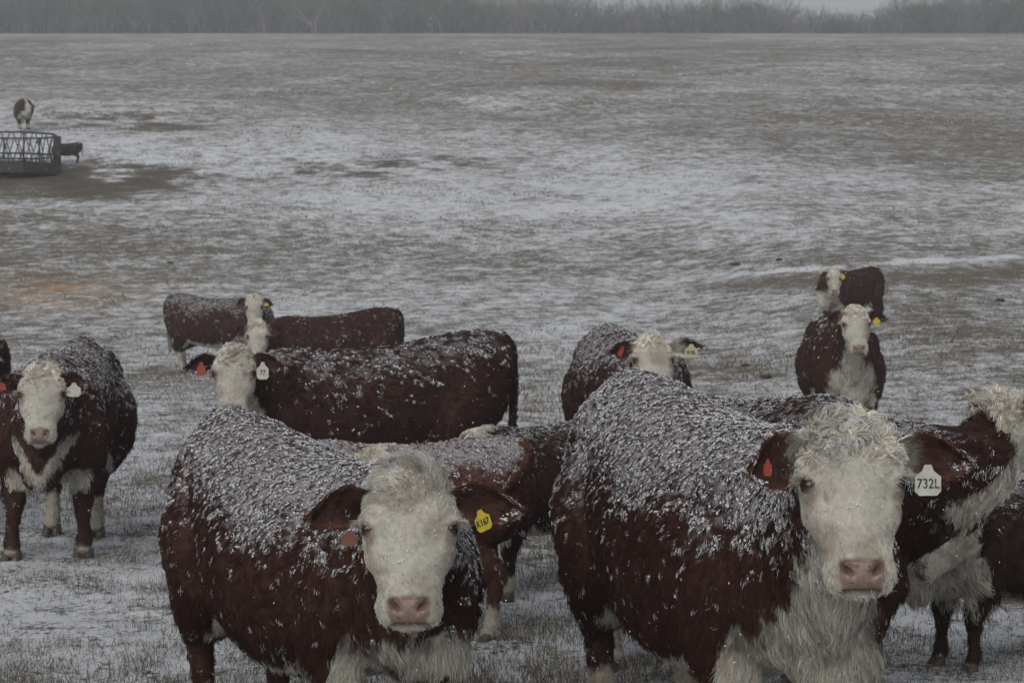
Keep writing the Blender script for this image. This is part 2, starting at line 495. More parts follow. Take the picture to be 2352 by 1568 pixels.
def cow(name, label, cat, S, rump, a, poll, face, pitch, s, group=None, fat=1.0, voxel=.014, sub=0,
        legs=None, tags=(), snow=.6, fur=1.0, hs=None, red=1.0, throat=.9, throat_t0=0.0, crest=.05, brisket=.17,
        belly_w=.10, socks=(.16, .30), ears=(dict(), dict()), headroll=0., tuft=0., curl=1., bellydrop=0., tail=None, wide=1.0, patch=None,
        hairlen=1.0, neckdrop=0., whorl=False, seed=1, spots=0., udder=False, slope=.05):
    """rump: world xy of the tail head; a: heading in degrees (0 = towards the camera, + = to the right)
    poll: world position of the poll; face/pitch: heading of the face and how far the nose points down"""
    t1 = time.time()
    rg = np.random.default_rng(seed * 101)
    hs = hs or S
    fw = np.array([math.sin(R(a)), -math.cos(R(a)), 0.]); lf = np.array([-fw[1], fw[0], 0.])  # left of the animal
    org = np.array([rump[0], rump[1], 0.]) + fw * .95 * S
    gz = g0(org[0], org[1]); org[2] = gz - .012
    B = np.stack([fw, lf, [0, 0, 1]], -1)                      # local -> world
    def to_l(p): return (np.asarray(p) - org) @ B              # world -> local metres
    f_w = np.array([math.sin(R(face)), -math.cos(R(face)), 0.])
    cp, sp = math.cos(R(pitch)), math.sin(R(pitch))
    u_w = f_w * cp + np.array([0, 0, -sp]); n_w = f_w * sp + np.array([0, 0, cp]); w_w = np.cross(n_w, u_w)
    rr = R(headroll)
    u_w, w_w = u_w * math.cos(rr) + w_w * math.sin(rr), w_w * math.cos(rr) - u_w * math.sin(rr)
    H = np.stack([B.T @ u_w, B.T @ w_w, B.T @ n_w], -1)
    O = to_l(poll)
    AW = np.array([1, wide, 1.]); Hw = H * AW
    # neck path in local metres
    P0 = np.array([.50, 0, .97 - slope * .8]) * S
    P3 = O + H @ (np.array([.075, 0, -.10]) * hs)
    dist = np.linalg.norm(P3 - P0)
    P1 = P0 + np.array([.36, 0, .05]) * dist
    P2 = P3 - H @ (nrm(np.array([-.25, 0, .95])) * dist * .30) + np.array([0, 0, -neckdrop])
    tt = np.linspace(0, 1, 15)[:, None]
    NP = (1 - tt) ** 3 * P0 + 3 * (1 - tt) ** 2 * tt * P1 + 3 * (1 - tt) * tt * tt * P2 + tt ** 3 * P3
    NT = nrm(np.gradient(NP, axis=0))
    so = Solid()
    trunk(so, fat, bellydrop)
    def lean(Q): # the shoulders stand a little lower than the hips
        Q = np.array(Q, float); Q[..., 2] -= slope * np.clip((Q[..., 0] + .80) / 1.35, 0, 1) * sst(.5, 1.1, Q[..., 2]); return Q
    so.V[0] = lean(so.V[0])
    so.V[0] = so.V[0] * S
    rings = []
    ang = np.linspace(0, 2 * np.pi, 26, endpoint=False)
    NF = []
    for i, (p, t) in enumerate(zip(NP, NT)):
        k = i / 14
        upv = np.array([0, 0, 1.]) * (1 - k) + (-H[:, 0] * .8 + np.array([0, 0, .6])) * k
        lat = nrm(np.cross(upv, t)); up = np.cross(t, lat)
        NF.append((lat, up))
        rt = (.30 * (1 - k) + .125 * k); rb = (.42 * (1 - k) ** 1.2 + .155 * k + .10 * math.sin(math.pi * min(1, k * 1.3)) * (1 - k)); rl = (.215 * (1 - k) + .108 * k) * (.5 + .5 * fat)
        c, s_ = np.cos(ang), np.sin(ang)
        rings.append(p + S * (rl * c * (1 - .35 * np.clip(-s_, 0, 1) ** 2))[:, None] * lat + S * (np.where(s_ > 0, rt, rb) * s_)[:, None] * up)
    so.rings(rings)
    # limbs
    lg = [dict(x=0, y=0, k=0) for _ in range(4)]               # front left, front right, hind left, hind right
    for i, q in enumerate(legs or ()): lg[i].update(q)
    hooves = []
    for i, q in enumerate(lg):
        sd = 1 if i % 2 == 0 else -1
        dx, dy = q['x'], q['y']
        if i < 2:
            J = [(.50, .185, .92), (.50, .20, .75), (.44 + dx * .1, .195 + dy * .2, .60), (.47 + dx * .45, .18 + dy * .5, .47), (.50 + dx * .75, .17 + dy * .7, .355),
                 (.495 + dx * .85, .165 + dy * .8, .30), (.50 + dx * .95, .165 + dy, .19), (.50 + dx, .165 + dy, .115), (.525 + dx, .165 + dy, .055), (.545 + dx, .165 + dy, .03)]
            rad = [.13, .15, .125, .088, .064, .050, .040, .050, .048, .050]
        else:
            J = [(-.68, .13, 1.02), (-.64, .165, .86), (-.55 + dx * .1, .195, .70), (-.62 + dx * .4, .185 + dy * .4, .56), (-.745 + dx * .65, .17 + dy * .6, .455),
                 (-.75 + dx * .75, .165 + dy * .8, .37), (-.715 + dx * .9, .165 + dy, .22), (-.70 + dx, .165 + dy, .12), (-.675 + dx, .165 + dy, .055), (-.655 + dx, .165 + dy, .03)]
            rad = [.15, .205, .190, .140, .075, .056, .043, .052, .050, .052]
        J = np.array(J); J[:, 1] *= sd
        so.tube(J * S, np.array(rad) * S, 14, 4)
        hooves.append((J[-1] * S, i))
    for sd in (1, -1):
        so.ellipsoid(np.array([.47, sd * .20, .93 - slope * .7]) * S, np.array([.17, .10, .27]) * S, .25)
        so.ellipsoid(np.array([-.70, sd * .16, .93]) * S, np.array([.23, .13, .31]) * S, -.1)
    so.ellipsoid(np.array([.80, 0, .62]) * S, np.array([.13, .13, .17]) * S, -.3)
    if udder: so.ellipsoid(np.array([-.42, 0, .52]) * S, np.array([.2, .13, .13]) * S)
    head_solid(so, H, O, hs, wide, tuft)
    me = bpy.data.meshes.new('tmp'); me.from_pydata([tuple(v) for v in np.concatenate(so.V)], [], so.F); me.update()
    tmp = bpy.data.objects.new('tmp', me); COL.objects.link(tmp)
    rm = tmp.modifiers.new('r', 'REMESH'); rm.mode = 'VOXEL'; rm.voxel_size = voxel * S; rm.use_smooth_shade = True
    sm = tmp.modifiers.new('s', 'SMOOTH'); sm.factor = .5; sm.iterations = max(3, int(10 * .014 / voxel))
    if sub:
        sb = tmp.modifiers.new('b', 'SUBSURF'); sb.levels = sub; sb.render_levels = sub
    dg = bpy.context.evaluated_depsgraph_get()
    me2 = bpy.data.meshes.new_from_object(tmp.evaluated_get(dg))
    bpy.data.objects.remove(tmp); bpy.data.meshes.remove(me)
    nv = len(me2.vertices)
    V = np.empty(nv * 3, np.float32); me2.vertices.foreach_get('co', V); V = V.reshape(-1, 3).astype(float)
    N = np.empty(nv * 3, np.float32); me2.vertices.foreach_get('normal', N); N = N.reshape(-1, 3).astype(float)
    nq = len(me2.polygons)
    # ---------------- regions, in body and head coordinates
    Lh = ((V - O) @ H) / (hs * AW)                       # head coords u, w, n
    Lb = V / S
    Ph = ((V - NP[0]))
    dn = np.full(nv, 9e9); it = np.zeros(nv, int)
    for i, p in enumerate(NP):
        q = ((V - p) ** 2).sum(1); m_ = q < dn; dn[m_] = q[m_]; it[m_] = i
    lat = np.array([f[0] for f in NF])[it]; upn = np.array([f[1] for f in NF])[it]
    off = V - NP[it]
    nl = (off * lat).sum(1); nu = (off * upn).sum(1)
    nang = np.arctan2(np.abs(nl), -nu)            # 0 under the neck, pi at the crest
    tn = it / 14.0
    rag = fbm(Lb, 9, seed, 3) * .5 + noise(Lb, 45, seed + 5) * .35
    top = np.interp(Lb[:, 0], TRs[:, 0], TRs[:, 1]); bot = np.interp(Lb[:, 0], TRs[:, 0], TRs[:, 2])
    rel = (Lb[:, 2] - bot) / (top - bot)
    inhead = (Lh[:, 0] > -.12) & (Lh[:, 0] < .6) & (np.abs(Lh[:, 1]) < .2) & (Lh[:, 2] > -.2) & (Lh[:, 2] < .16)
    facem = inhead * sst(-.165, -.135, Lh[:, 2] + .035 * rag - .11 * sst(.16, -.02, Lh[:, 0]) + .02)
    isneck = (it >= 1) & (Lb[:, 0] > .45)
    und = sst(.10, -.10, nang - throat - .35 * rag) * isneck * sst(throat_t0 - .06, throat_t0 + .06, tn + .1 * rag) * (1 - sst(.06, .10, np.abs(Lb[:, 1]) + .02 * rag) * sst(.60, .50, Lb[:, 2] + .04 * rag) * (Lb[:, 0] < .72))
    brm = sst(1.15, .9, np.linalg.norm((Lb - [.84, 0, .60]) / [.22 + brisket * .5, .22 + brisket * .3, brisket + .05], axis=1) - .25 * rag)
    if brisket < -.1: brm = brm * 0
    brm = brm * sst(.42, .56, Lb[:, 0]) * (1 - sst(.085, .12, np.abs(Lb[:, 1]) + .02 * rag) * sst(.62, .52, Lb[:, 2] + .04 * rag))
    bw_ = belly_w + .13 * np.exp(-((Lb[:, 0] + .40) / .13) ** 2)
    blm = sst(.05, -.03, rel - bw_ + .10 * rag) * (np.abs(Lb[:, 1]) < .24) * sst(-.56, -.48, Lb[:, 0]) * sst(.70, .6, Lb[:, 0]) * (Lb[:, 2] > .30)
    leg = (Lb[:, 2] < .62) & (np.abs(Lb[:, 1]) > .06)
    blm = blm * np.where(leg & (Lb[:, 2] < .43), 0, 1)
    sock = np.where(Lb[:, 0] > 0, sst(socks[0] + .03, socks[0] - .02, Lb[:, 2] + .05 * rag), sst(socks[1] + .03, socks[1] - .02, Lb[:, 2] + .05 * rag))
    crm = sst(crest + .02, crest - .01, np.abs(nl) + .02 * rag) * (nu > 0) * (it >= 2) if crest > 0 else 0
    white = np.clip(np.maximum.reduce([facem * 1.0, und * 1.0, brm, blm * 1.0, sock, np.zeros(nv) + crm]), 0, 1)
    if patch is not None:
        white = patch(white, Lb, Lh, rag, tn, nang, nl)
    # ---------------- face modelling: sockets, brows, nostrils, lips
    for sd in (1, -1):
        e = Lh - [.185, sd * .120, .012]
        dd = np.sqrt((e[:, 0] / 1.0) ** 2 + (e[:, 1] / 1.2) ** 2 + e[:, 2] ** 2)
        V -= (hs * .012 * np.exp(-(dd / .017) ** 2))[:, None] * N
        lid = np.exp(-((dd - .030) / .010) ** 2) * (1 + .6 * sst(.0, -.02, e[:, 0]))
        V += (hs * .0065 * lid)[:, None] * N
        e = Lh - [.150, sd * .122, .015]
        V += (hs * .013 * np.exp(-(np.linalg.norm(e, axis=1) / .024) ** 2))[:, None] * N
        e = Lh - [.235, sd * .085, .045]                # hollow in front of the eye
        V -= (hs * .015 * np.exp(-(np.linalg.norm(e, axis=1) / .036) ** 2))[:, None] * N
        e = Lh - [.27, sd * .12, -.07]                  # cheek
        V += (hs * .013 * np.exp(-(np.linalg.norm(e, axis=1) / .05) ** 2))[:, None] * N
        e = Lh - [.355, sd * .075, .02]                 # slack behind the muzzle
        V -= (hs * .010 * np.exp(-(np.linalg.norm(e * [1, .7, .7], axis=1) / .028) ** 2))[:, None] * N
        e = Lh - [.455, sd * .075, -.03]                # full upper lip
        V += (hs * .009 * np.exp(-(np.linalg.norm(e, axis=1) / .035) ** 2))[:, None] * N
        # nostril: comma shaped pit
        cu, cw = Lh[:, 0] - .455, sd * Lh[:, 1] - (.034 + (Lh[:, 0] - .455) * -.35)
        pit = np.exp(-((cu / .023) ** 2 + ((cw) / .0155) ** 2) ** 1.3) * (Lh[:, 2] > -.05)
        V -= (hs * .028 * pit)[:, None] * (H[:, 2] * .8 + H[:, 0] * .2)
        rimn = np.exp(-((cu / .034) ** 2 + ((cw - .002) / .028) ** 2)) * (1 - pit) * (Lh[:, 2] > -.06)
        V += (hs * .010 * rimn)[:, None] * N
    V += (hs * .008 * inhead * np.exp(-(Lh[:, 1] / .035) ** 2) * sst(.12, .22, Lh[:, 0]) * sst(.42, .34, Lh[:, 0]) * (Lh[:, 2] > 0))[:, None] * N
    pad = sst(.420, .434, Lh[:, 0] + .004 * np.cos(Lh[:, 1] * 70)) * sst(.060, .050, np.abs(Lh[:, 1]) + .006 * rag + np.clip(Lh[:, 0] - .47, 0, 1) * .22 + .25 * np.clip(.445 - Lh[:, 0], 0, 1)) * sst(-.068, -.045, Lh[:, 2]) * sst(.528, .514, Lh[:, 0])
    mouth = np.exp(-((Lh[:, 0] - .517) / .007) ** 2) * (np.abs(Lh[:, 1]) < .08) * (Lh[:, 2] > -.10) * inhead
    V -= (hs * .008 * mouth)[:, None] * H[:, 0]
    pad = pad * inhead
    padx = inhead & (Lh[:, 0] > .408) & (Lh[:, 0] < .525) & (np.abs(Lh[:, 1]) < .060) & (Lh[:, 2] > -.08)
    padn = noise(Lh, 140, 3) * .5 + noise(Lh, 60, 4) * .5
    # ---------------- coat relief
    forehead = inhead * sst(.16, .05, Lh[:, 0]) * sst(-.11, -.07, Lh[:, 2])
    wv = np.stack([Lb[:, 0] * .6 + Lb[:, 2] * .6, Lb[:, 1], Lb[:, 2] - Lb[:, 0] * .5], -1)
    wv = wv + .03 * np.stack([noise(Lb, 5, 60), noise(Lb, 5, 61), noise(Lb, 5, 62)], -1)
    q = wv * [18, 34, 70]
    lump = noise(q, 1, 9 + seed) * (1 - inhead)
    bodyup = sst(.25, .6, rel) * (1 - inhead)
    amp = S * (.0035 * bodyup + .0015 * (1 - inhead))
    V += (lump * amp)[:, None] * N
    cv = 1 - np.abs(noise(Lh + .02 * np.stack([noise(Lh, 30, 1), noise(Lh, 30, 2), noise(Lh, 30, 3)], -1), 42, 77))
    V += (forehead * hs * .011 * curl * (cv - .6))[:, None] * N
    col = RED * red * (1 - white[:, None]) + WHT * white[:, None]
    col = col * (1 + .12 * rag[:, None])
    dirt = sst(.05, .6, fbm(Lb, 11, seed + 70, 3)) * white * .48 + white * (~inhead) * sst(.5, .15, Lb[:, 2]) * .35
    col = col * (1 - dirt[:, None]) + np.array([.16, .12, .075]) * dirt[:, None]
    # darker skin at the eyes, tear stain, pink nose
    eyem = np.zeros(nv)
    for sd in (1, -1):
        e = Lh - [.185, sd * .118, .014]; dd = np.linalg.norm(e * [1, .8, 1], axis=1)
        eyem = np.maximum(eyem, np.exp(-(dd / (.027 if s > 500 else .034)) ** 4))
        st = np.exp(-(((Lh[:, 0] - .225) / .035) ** 2 + ((sd * Lh[:, 1] - .104) / .010) ** 2)) * (Lh[:, 2] > -.04) * .7
        eyem = np.maximum(eyem, st)
    eyem = eyem * inhead
    col = col * (1 - eyem[:, None]) + np.array([.13, .05, .03]) * eyem[:, None]
    pk = np.array([.23, .165, .14])[None] * (1 + .28 * padn[:, None])
    dk = sst(.15, .4, padn + .1) * .5
    pk = pk * (1 - dk[:, None]) + np.array([.16, .07, .05]) * dk[:, None]
    col = col * (1 - pad[:, None]) + pk * pad[:, None]
    for sd in (1, -1):
        cu, cw = Lh[:, 0] - .455, sd * Lh[:, 1] - (.034 + (Lh[:, 0] - .455) * -.35)
        pit = np.exp(-((cu / .021) ** 2 + (cw / .014) ** 2) ** 1.2) * (Lh[:, 2] > -.05) * inhead
        col = col * (1 - .85 * pit[:, None]) + np.array([.05, .02, .016]) * .85 * pit[:, None]
    col = col * (1 - .6 * mouth[:, None])
    if spots:
        sp_ = sst(.45, .75, noise(Lh, 55, 91)) * inhead * np.exp(-((Lh[:, 0] - .25) / .05) ** 2) * sst(.05, .09, np.abs(Lh[:, 1])) * spots
        col = col * (1 - sp_[:, None]) + RED * 1.3 * sp_[:, None]
    # fine snow dusting caught in the coat
    upness = np.clip(N @ np.array([0, 0, 1.]), -1, 1)
    sn_n = noise(q, 1.0, 9 + seed) * .5 + noise(Lb, 55, 33) * .4 + fbm(Lb, 3.2, 8 + seed, 2) * .6
    sfield = snow * (sst(-.35, .95, upness) * .9 + .55 * sst(.45, .95, rel) * (1 - inhead)) * (1 - .55 * inhead)
    dust = sst(.25, .80, sfield * 1.05 + sn_n * .45 - .25) * .38 * (1 - pad) * (1 - eyem)
    dust = dust * sst(.30, .5, Lb[:, 2])
    SNW = np.array([.58, .60, .63])
    col = col * (1 - dust[:, None]) + SNW * dust[:, None]
    # ---------------- ears and tail are welded on as dense shells of the same mesh
    xs = [V]; fcs = []
    pf = np.empty(nq * 4, np.int32)
    me2.polygons.foreach_get('vertices', pf) if all(p == 4 for p in (me2.polygons[0].loop_total,)) else None
    faces = pf.reshape(-1, 4)
    extra_V, extra_F, extra_C = [], [], []
    base_n = nv
    earinfo = []
    for sd, ek in zip((-1, 1), ears):
        if ek is None: continue
        ek = dict(ek); inner = ek.pop('inner', .55); whitebase = ek.pop('whitebase', .25)
        eV, eF, eW = ear_mesh(Hw, O, hs, sd, **ek)
        k = len(eV) // 2
        t_ = np.tile(np.repeat(np.linspace(0, 1, 14), 11), 2)
        rgg = noise(eV, 40 / S, 55)
        c_ = np.tile(RED * red * 1.15, (len(eV), 1)) * (1 + .3 * rgg[:, None])
        wb = sst(whitebase + .12, whitebase - .12, t_ + .1 * rgg)
        wb[:k] *= .8
        c_ = c_ * (1 - wb[:, None]) + WHT * .8 * wb[:, None]
        edge = np.tile(np.abs(np.tile(np.linspace(-1, 1, 11), 14)), 2)
        c_[k:] = c_[k:] * .8
        c_ = c_ * (1 + 1.6 * sst(.72, 1, edge))[:, None]
        extra_V.append(eV); extra_F += [tuple(i + base_n for i in f) for f in eF]; extra_C.append(c_); base_n += len(eV)
        earinfo.append((len(extra_V) - 1, eW))
    st_ = Solid()
    tp = np.array(tail if tail is not None else [(-.93, 0, 1.27), (-1.0, 0, 1.2), (-1.02, .01, 1.0), (-1.01, .02, .75), (-.99, .03, .5), (-.99, .03, .34)]) * S
    st_.tube(tp, np.array([.045, .035, .028, .024, .035, .012]) * S, 10, 6)
    tV = st_.V[0]
    extra_V.append(tV); extra_F += [tuple(i + base_n for i in f) for f in st_.F]; base_n += len(tV)
    tl = np.clip((tV[:, 2] - tp[:, 2].min()) / (np.ptp(tp[:, 2])), 0, 1)
    tw = sst(.34, .26, tl)
    extra_C.append(RED * red * (1 - tw[:, None]) + WHT * .7 * tw[:, None])
    wantv = np.zeros((nv + sum(len(e) for e in extra_V), 3)); q_ = nv; k_ = 0
    for j_, e in enumerate(extra_V):
        for a_, w_ in earinfo:
            if a_ == j_: wantv[q_:q_ + len(e)] = w_
        q_ += len(e)
    allV = np.concatenate([V] + extra_V); allC = np.concatenate([col] + extra_C)
    me3 = bpy.data.meshes.new('body')
    flat = np.concatenate([faces.ravel(), np.array([i for f in extra_F for i in f], np.int32)])
    tot = np.concatenate([np.full(len(faces), 4, np.int32), np.array([len(f) for f in extra_F], np.int32)])
    me3.vertices.add(len(allV)); me3.vertices.foreach_set('co', allV.astype(np.float32).ravel())
    me3.loops.add(len(flat)); me3.loops.foreach_set('vertex_index', flat)
    me3.polygons.add(len(tot)); me3.polygons.foreach_set('loop_start', np.concatenate([[0], np.cumsum(tot)[:-1]]).astype(np.int32))
    me3.update(calc_edges=True); me3.validate()
    me3.polygons.foreach_set('use_smooth', np.ones(len(me3.polygons), bool))
    ca = me3.attributes.new('col', 'FLOAT_COLOR', 'POINT')
    ca.data.foreach_set('color', np.concatenate([np.clip(allC, 0, 1), np.ones((len(allC), 1))], 1).astype(np.float32).ravel())
    me3.materials.append(M_HIDE)
    bpy.data.meshes.remove(me2)
    root = bpy.data.objects.new(name, None); link(root)
    root.location = org; root.rotation_euler = (0, 0, math.atan2(fw[1], fw[0]))
    tag(root, label, cat, group)
    body = link(bpy.data.objects.new('body', me3), root)
    # ---------------- eyes
    for sd in (1, -1):
        bm = bmesh.new(); bmesh.ops.create_uvsphere(bm, u_segments=20, v_segments=12, radius=.0262 * hs)
        e = bpy.data.meshes.new('eye'); bm.to_mesh(e); bm.free(); e.materials.append(M_EYE)
        e.polygons.foreach_set('use_smooth', np.ones(len(e.polygons), bool))
        oo = link(bpy.data.objects.new('eye', e), body)
        oo.location = O + Hw @ (np.array([.185, sd * .107, .010]) * hs)
        # lids: a shell over the eyeball with an almond opening
        if s > 150:
            so3 = []; n1_, n2_ = 26, 40
            ow = nrm(np.array([.0, sd * .80, .60])); uu = np.array([1., 0, 0]); qq = np.cross(ow, uu)
            lv, lc = [], []
            for i_ in range(n1_ + 1):
                th = (i_ / n1_)                       # 0 at the rim of the opening, 1 at the back
                for j_ in range(n2_):
                    an = 2 * math.pi * j_ / n2_
                    oq, op = .94 * math.cos(an), (.70 if math.sin(an) < 0 else .58) * math.sin(an)
                    r0_ = math.hypot(oq, op); a0 = math.asin(min(.999, r0_)); a1 = 1.75
                    aa = a0 + (a1 - a0) * th; ux, uy = op / max(r0_, 1e-6), oq / max(r0_, 1e-6)
                    rad_e = .0262 * (1.05 + .16 * math.sin(math.pi * min(1, th * 1.6)) * (1.25 if op < 0 else .8))
                    dvec = ow * math.cos(aa) + (uu * ux + qq * uy) * math.sin(aa)
                    lv.append(np.array([.185, sd * .107, .010]) / 1 + dvec * rad_e * np.array([1, 1 / wide, 1]))
                    lc.append(np.array([.06, .03, .024]) * (1 - sst(.15, .6, th)) + WHT * .8 * sst(.15, .6, th))
            lf_ = [(i_ * n2_ + j_, i_ * n2_ + (j_ + 1) % n2_, (i_ + 1) * n2_ + (j_ + 1) % n2_, (i_ + 1) * n2_ + j_) for i_ in range(n1_) for j_ in range(n2_)]
            le = mesh_np('eyelid', O + (np.array(lv) * hs) @ Hw.T, lf_, M_HIDE, oo)
            le.location = -np.array(oo.location)
            aa_ = le.data.attributes.new('col', 'FLOAT_COLOR', 'POINT')
            aa_.data.foreach_set('color', np.concatenate([np.array(lc), np.ones((len(lc), 1))], 1).astype(np.float32).ravel())
    # ---------------- the bare nose pad, laid over the muzzle
    if s > 150:
        from mathutils.bvhtree import BVHTree
        sel = np.nonzero(inhead & (Lh[:, 0] > .36))[0]
        mask = np.zeros(nv, bool); mask[sel] = True
        fs = faces[mask[faces].all(1)]
        bv = BVHTree.FromPolygons([tuple(v) for v in V], [tuple(int(i) for i in f) for f in fs])
        gu, gw = 46, 64
        ndir = nrm(H @ np.array([.45, 0, 1.0])); pts = np.full((gu, gw, 3), np.nan); LL = np.zeros((gu, gw, 2))
        for i_ in range(gu):
            for j_ in range(gw):
                sx = -1 + 2 * j_ / (gw - 1); ty = i_ / (gu - 1)
                hwid = .049 * (1 - .20 * ty ** 2.2) * (1 - .22 * (1 - ty) ** 3) * (1 + .03 * math.sin(ty * 9))
                w_ = sx * hwid
                u_ = .417 + .010 * (1 - math.cos(sx * 1.6)) * -1 + .010 * abs(sx) ** 2 + ty * (.096 - .012 * sx * sx)
                LL[i_, j_] = (u_, w_)
                start = O + (Hw @ (np.array([u_, w_, .0]) * hs)) + ndir * .12
                h_ = bv.ray_cast(Vector(start), Vector(-ndir), .3)
                if h_[0] is not None: pts[i_, j_] = h_[0]
        for i_ in range(gu):                       # fill misses from the neighbour row
            for j_ in range(gw):
                if np.isnan(pts[i_, j_, 0]): pts[i_, j_] = pts[i_ - 1, j_] + (pts[i_ - 1, j_] - pts[i_ - 2, j_] if i_ > 1 else 0)
        for _ in range(4):
            pts[1:-1, 1:-1] = .5 * pts[1:-1, 1:-1] + .125 * (pts[:-2, 1:-1] + pts[2:, 1:-1] + pts[1:-1, :-2] + pts[1:-1, 2:])
        Pn = pts.reshape(-1, 3); Ll = LL.reshape(-1, 2)
        du = np.gradient(pts, axis=0); dw = np.gradient(pts, axis=1)
        nn_ = nrm(np.cross(dw, du)).reshape(-1, 3); nn_ *= np.sign((nn_ @ ndir))[:, None]
        ii, jj = np.meshgrid(np.linspace(0, 1, gu), np.linspace(-1, 1, gw), indexing='ij')
        bor = np.minimum.reduce([ii, 1 - ii, (1 - np.abs(jj)) * .8]).ravel()
        off_ = .004 * sst(0, .16, bor) - .003
        cw0 = np.abs(Ll[:, 1]); cu0 = Ll[:, 0] - .456
        # comma: round pit that trails outwards and up
        p_ = np.exp(-((cu0 / .0125) ** 2 + ((cw0 - .0335 + cu0 * .4) / .0090) ** 2) ** 1.5)
        p2_ = np.exp(-(((cu0 + .010 + (cw0 - .040) * .1) / .0065) ** 2 + ((cw0 - .041) / .0085) ** 2) ** 1.3)
        pt_ = np.maximum(p_, p2_ * .8)
        rim_ = np.exp(-((cu0 / .024) ** 2 + ((cw0 - .035) / .018) ** 2)) * (1 - pt_)
        pn_ = noise(np.stack([Ll[:, 0], Ll[:, 1], 0 * cw0], -1), 260, 5)
        groove = np.exp(-(Ll[:, 1] / .0022) ** 2) * sst(.46, .49, Ll[:, 0])
        Pn = Pn + nn_ * (hs * (off_ + .006 * rim_ - .020 * pt_ + .0006 * pn_ - .0025 * groove))[:, None]
        mot = noise(np.stack([Ll[:, 0], Ll[:, 1], 0 * cw0 + seed], -1), 75, 6) * .6 + noise(np.stack([Ll[:, 0], Ll[:, 1], 0 * cw0 + seed], -1), 180, 7) * .4
        base_ = np.array([.235, .17, .145]) * (1 + .22 * mot[:, None])
        spk = sst(.22, .5, mot + .15 * pn_)[:, None] * .75
        base_ = base_ * (1 - spk) + np.array([.10, .055, .045]) * spk
        edg = sst(.10, .0, bor)[:, None] * .45
        base_ = base_ * (1 - edg) + np.array([.22, .14, .11]) * edg
        base_ = base_ * (1 - .9 * pt_[:, None]) + np.array([.018, .010, .009]) * .9 * pt_[:, None]
        ix = np.arange(gu * gw).reshape(gu, gw)
        nf = np.stack([ix[:-1, :-1], ix[:-1, 1:], ix[1:, 1:], ix[1:, :-1]], -1).reshape(-1, 4)
        no = mesh_np('nose', Pn, nf, M_NOSE, body)
        aa_ = no.data.attributes.new('col', 'FLOAT_COLOR', 'POINT')
        aa_.data.foreach_set('color', np.concatenate([np.clip(base_, 0, 1), np.ones((len(base_), 1))], 1).astype(np.float32).ravel())
    # ---------------- hooves: two claws each
    for p, i in hooves:
        so2 = Solid()
        for c in (-1, 1):
            rings = []
            for z, r1, r2, fx in ((.062, .030, .028, -.012), (.04, .040, .031, -.004), (.0, .052, .034, .012), (-.006, .050, .032, .012)):
                a_ = np.linspace(0, 2 * np.pi, 12, endpoint=False)
                rings.append(np.stack([fx + .01 + r1 * np.cos(a_), c * .031 + r2 * np.sin(a_) * (1 - .3 * np.cos(a_)), np.full(12, z)], -1) * S)
            so2.rings(rings)
        vv = np.concatenate(so2.V) + np.array([p[0], p[1], 0]) - np.array([.02 * S, 0, 0])
        mesh_np('hoof', vv, so2.F, M_HOOF, root)
    # ---------------- ear tags
    for tg in tags:
        sd = tg['side']
        wd_, ht_ = tg['w'], tg['h']
        q = [(-.5, -.36), (-.34, -.5), (.34, -.5), (.5, -.36), (.5, .12), (.22, .30), (.13, .5), (-.13, .5), (-.22, .30), (-.5, .12)]
        bm = bmesh.new()
        vs = [bm.verts.new((x * wd_, 0, z * ht_)) for x, z in q]
        f = bm.faces.new(vs); r = bmesh.ops.extrude_face_region(bm, geom=[f])
        for v in [g for g in r['geom'] if isinstance(g, bmesh.types.BMVert)]: v.co.y += .003
        bmesh.ops.recalc_face_normals(bm, faces=bm.faces)
        e = bpy.data.meshes.new('ear_tag'); bm.to_mesh(e); bm.free(); e.materials.append(tg['mat'])
        # hangs from the inner face of the ear, facing the way the face looks
        pos = O + Hw @ (np.array(tg['at']) * hs)
        wpos = org + B @ pos
        fc = tg.get('face', face)
        oo = link(bpy.data.objects.new('ear_tag', e), root)
        oo.location = pos
        oo.rotation_euler = (R(tg.get('tilt', 0)), R(tg.get('roll', 0)), R(fc - a) - math.pi / 2 + math.pi)
        # local frame: root x axis = fw. A tag with rotation 0 has its front along -y(local)
        oo.rotation_euler[2] = R(fc - a) + math.pi / 2
        if tg.get('text'):
            cu = bpy.data.curves.new('number', 'FONT'); cu.body = tg['text']; cu.size = tg.get('size', ht_ * .5)
            cu.align_x = 'CENTER'; cu.align_y = 'CENTER'; cu.extrude = .0008; cu.offset = tg.get('bold', .0006); cu.space_line = .8
            tmp = bpy.data.objects.new('t', cu); COL.objects.link(tmp)
            dg = bpy.context.evaluated_depsgraph_get()
            tm = bpy.data.meshes.new_from_object(tmp.evaluated_get(dg)); bpy.data.objects.remove(tmp)
            tm.name = 'number'; tm.materials.clear(); tm.materials.append(M_INK)
            to = link(bpy.data.objects.new('number', tm), oo)
            to.rotation_euler = (R(90), R(tg.get('trot', 0)), 0); to.location = (0, -.0012, -ht_ * .12); to.scale = (tg.get('tsx', .85), 1, 1)
    # ---------------- hair
    px_m = s * 1024 / 2352
    if fur > 0:
        me3.calc_loop_triangles()
        nt_ = len(me3.loop_triangles)
        tri = np.empty(nt_ * 3, np.int32); me3.loop_triangles.foreach_get('vertices', tri); tri = tri.reshape(-1, 3)
        A_, B_, C_ = allV[tri[:, 0]], allV[tri[:, 1]], allV[tri[:, 2]]
        cr_ = np.cross(B_ - A_, C_ - A_); ar = np.linalg.norm(cr_, axis=1) / 2; tn_ = nrm(cr_)
        cen = (A_ + B_ + C_) / 3
        sg_ = (tn_ * wantv[tri[:, 0]]).sum(1); tn_ = np.where((sg_ < 0)[:, None], -tn_, tn_)
        camL = to_l([0, 0, CAMH])
        vis = (tn_ * nrm(camL - cen)).sum(1) > -.35
        isb = tri.max(1) < nv
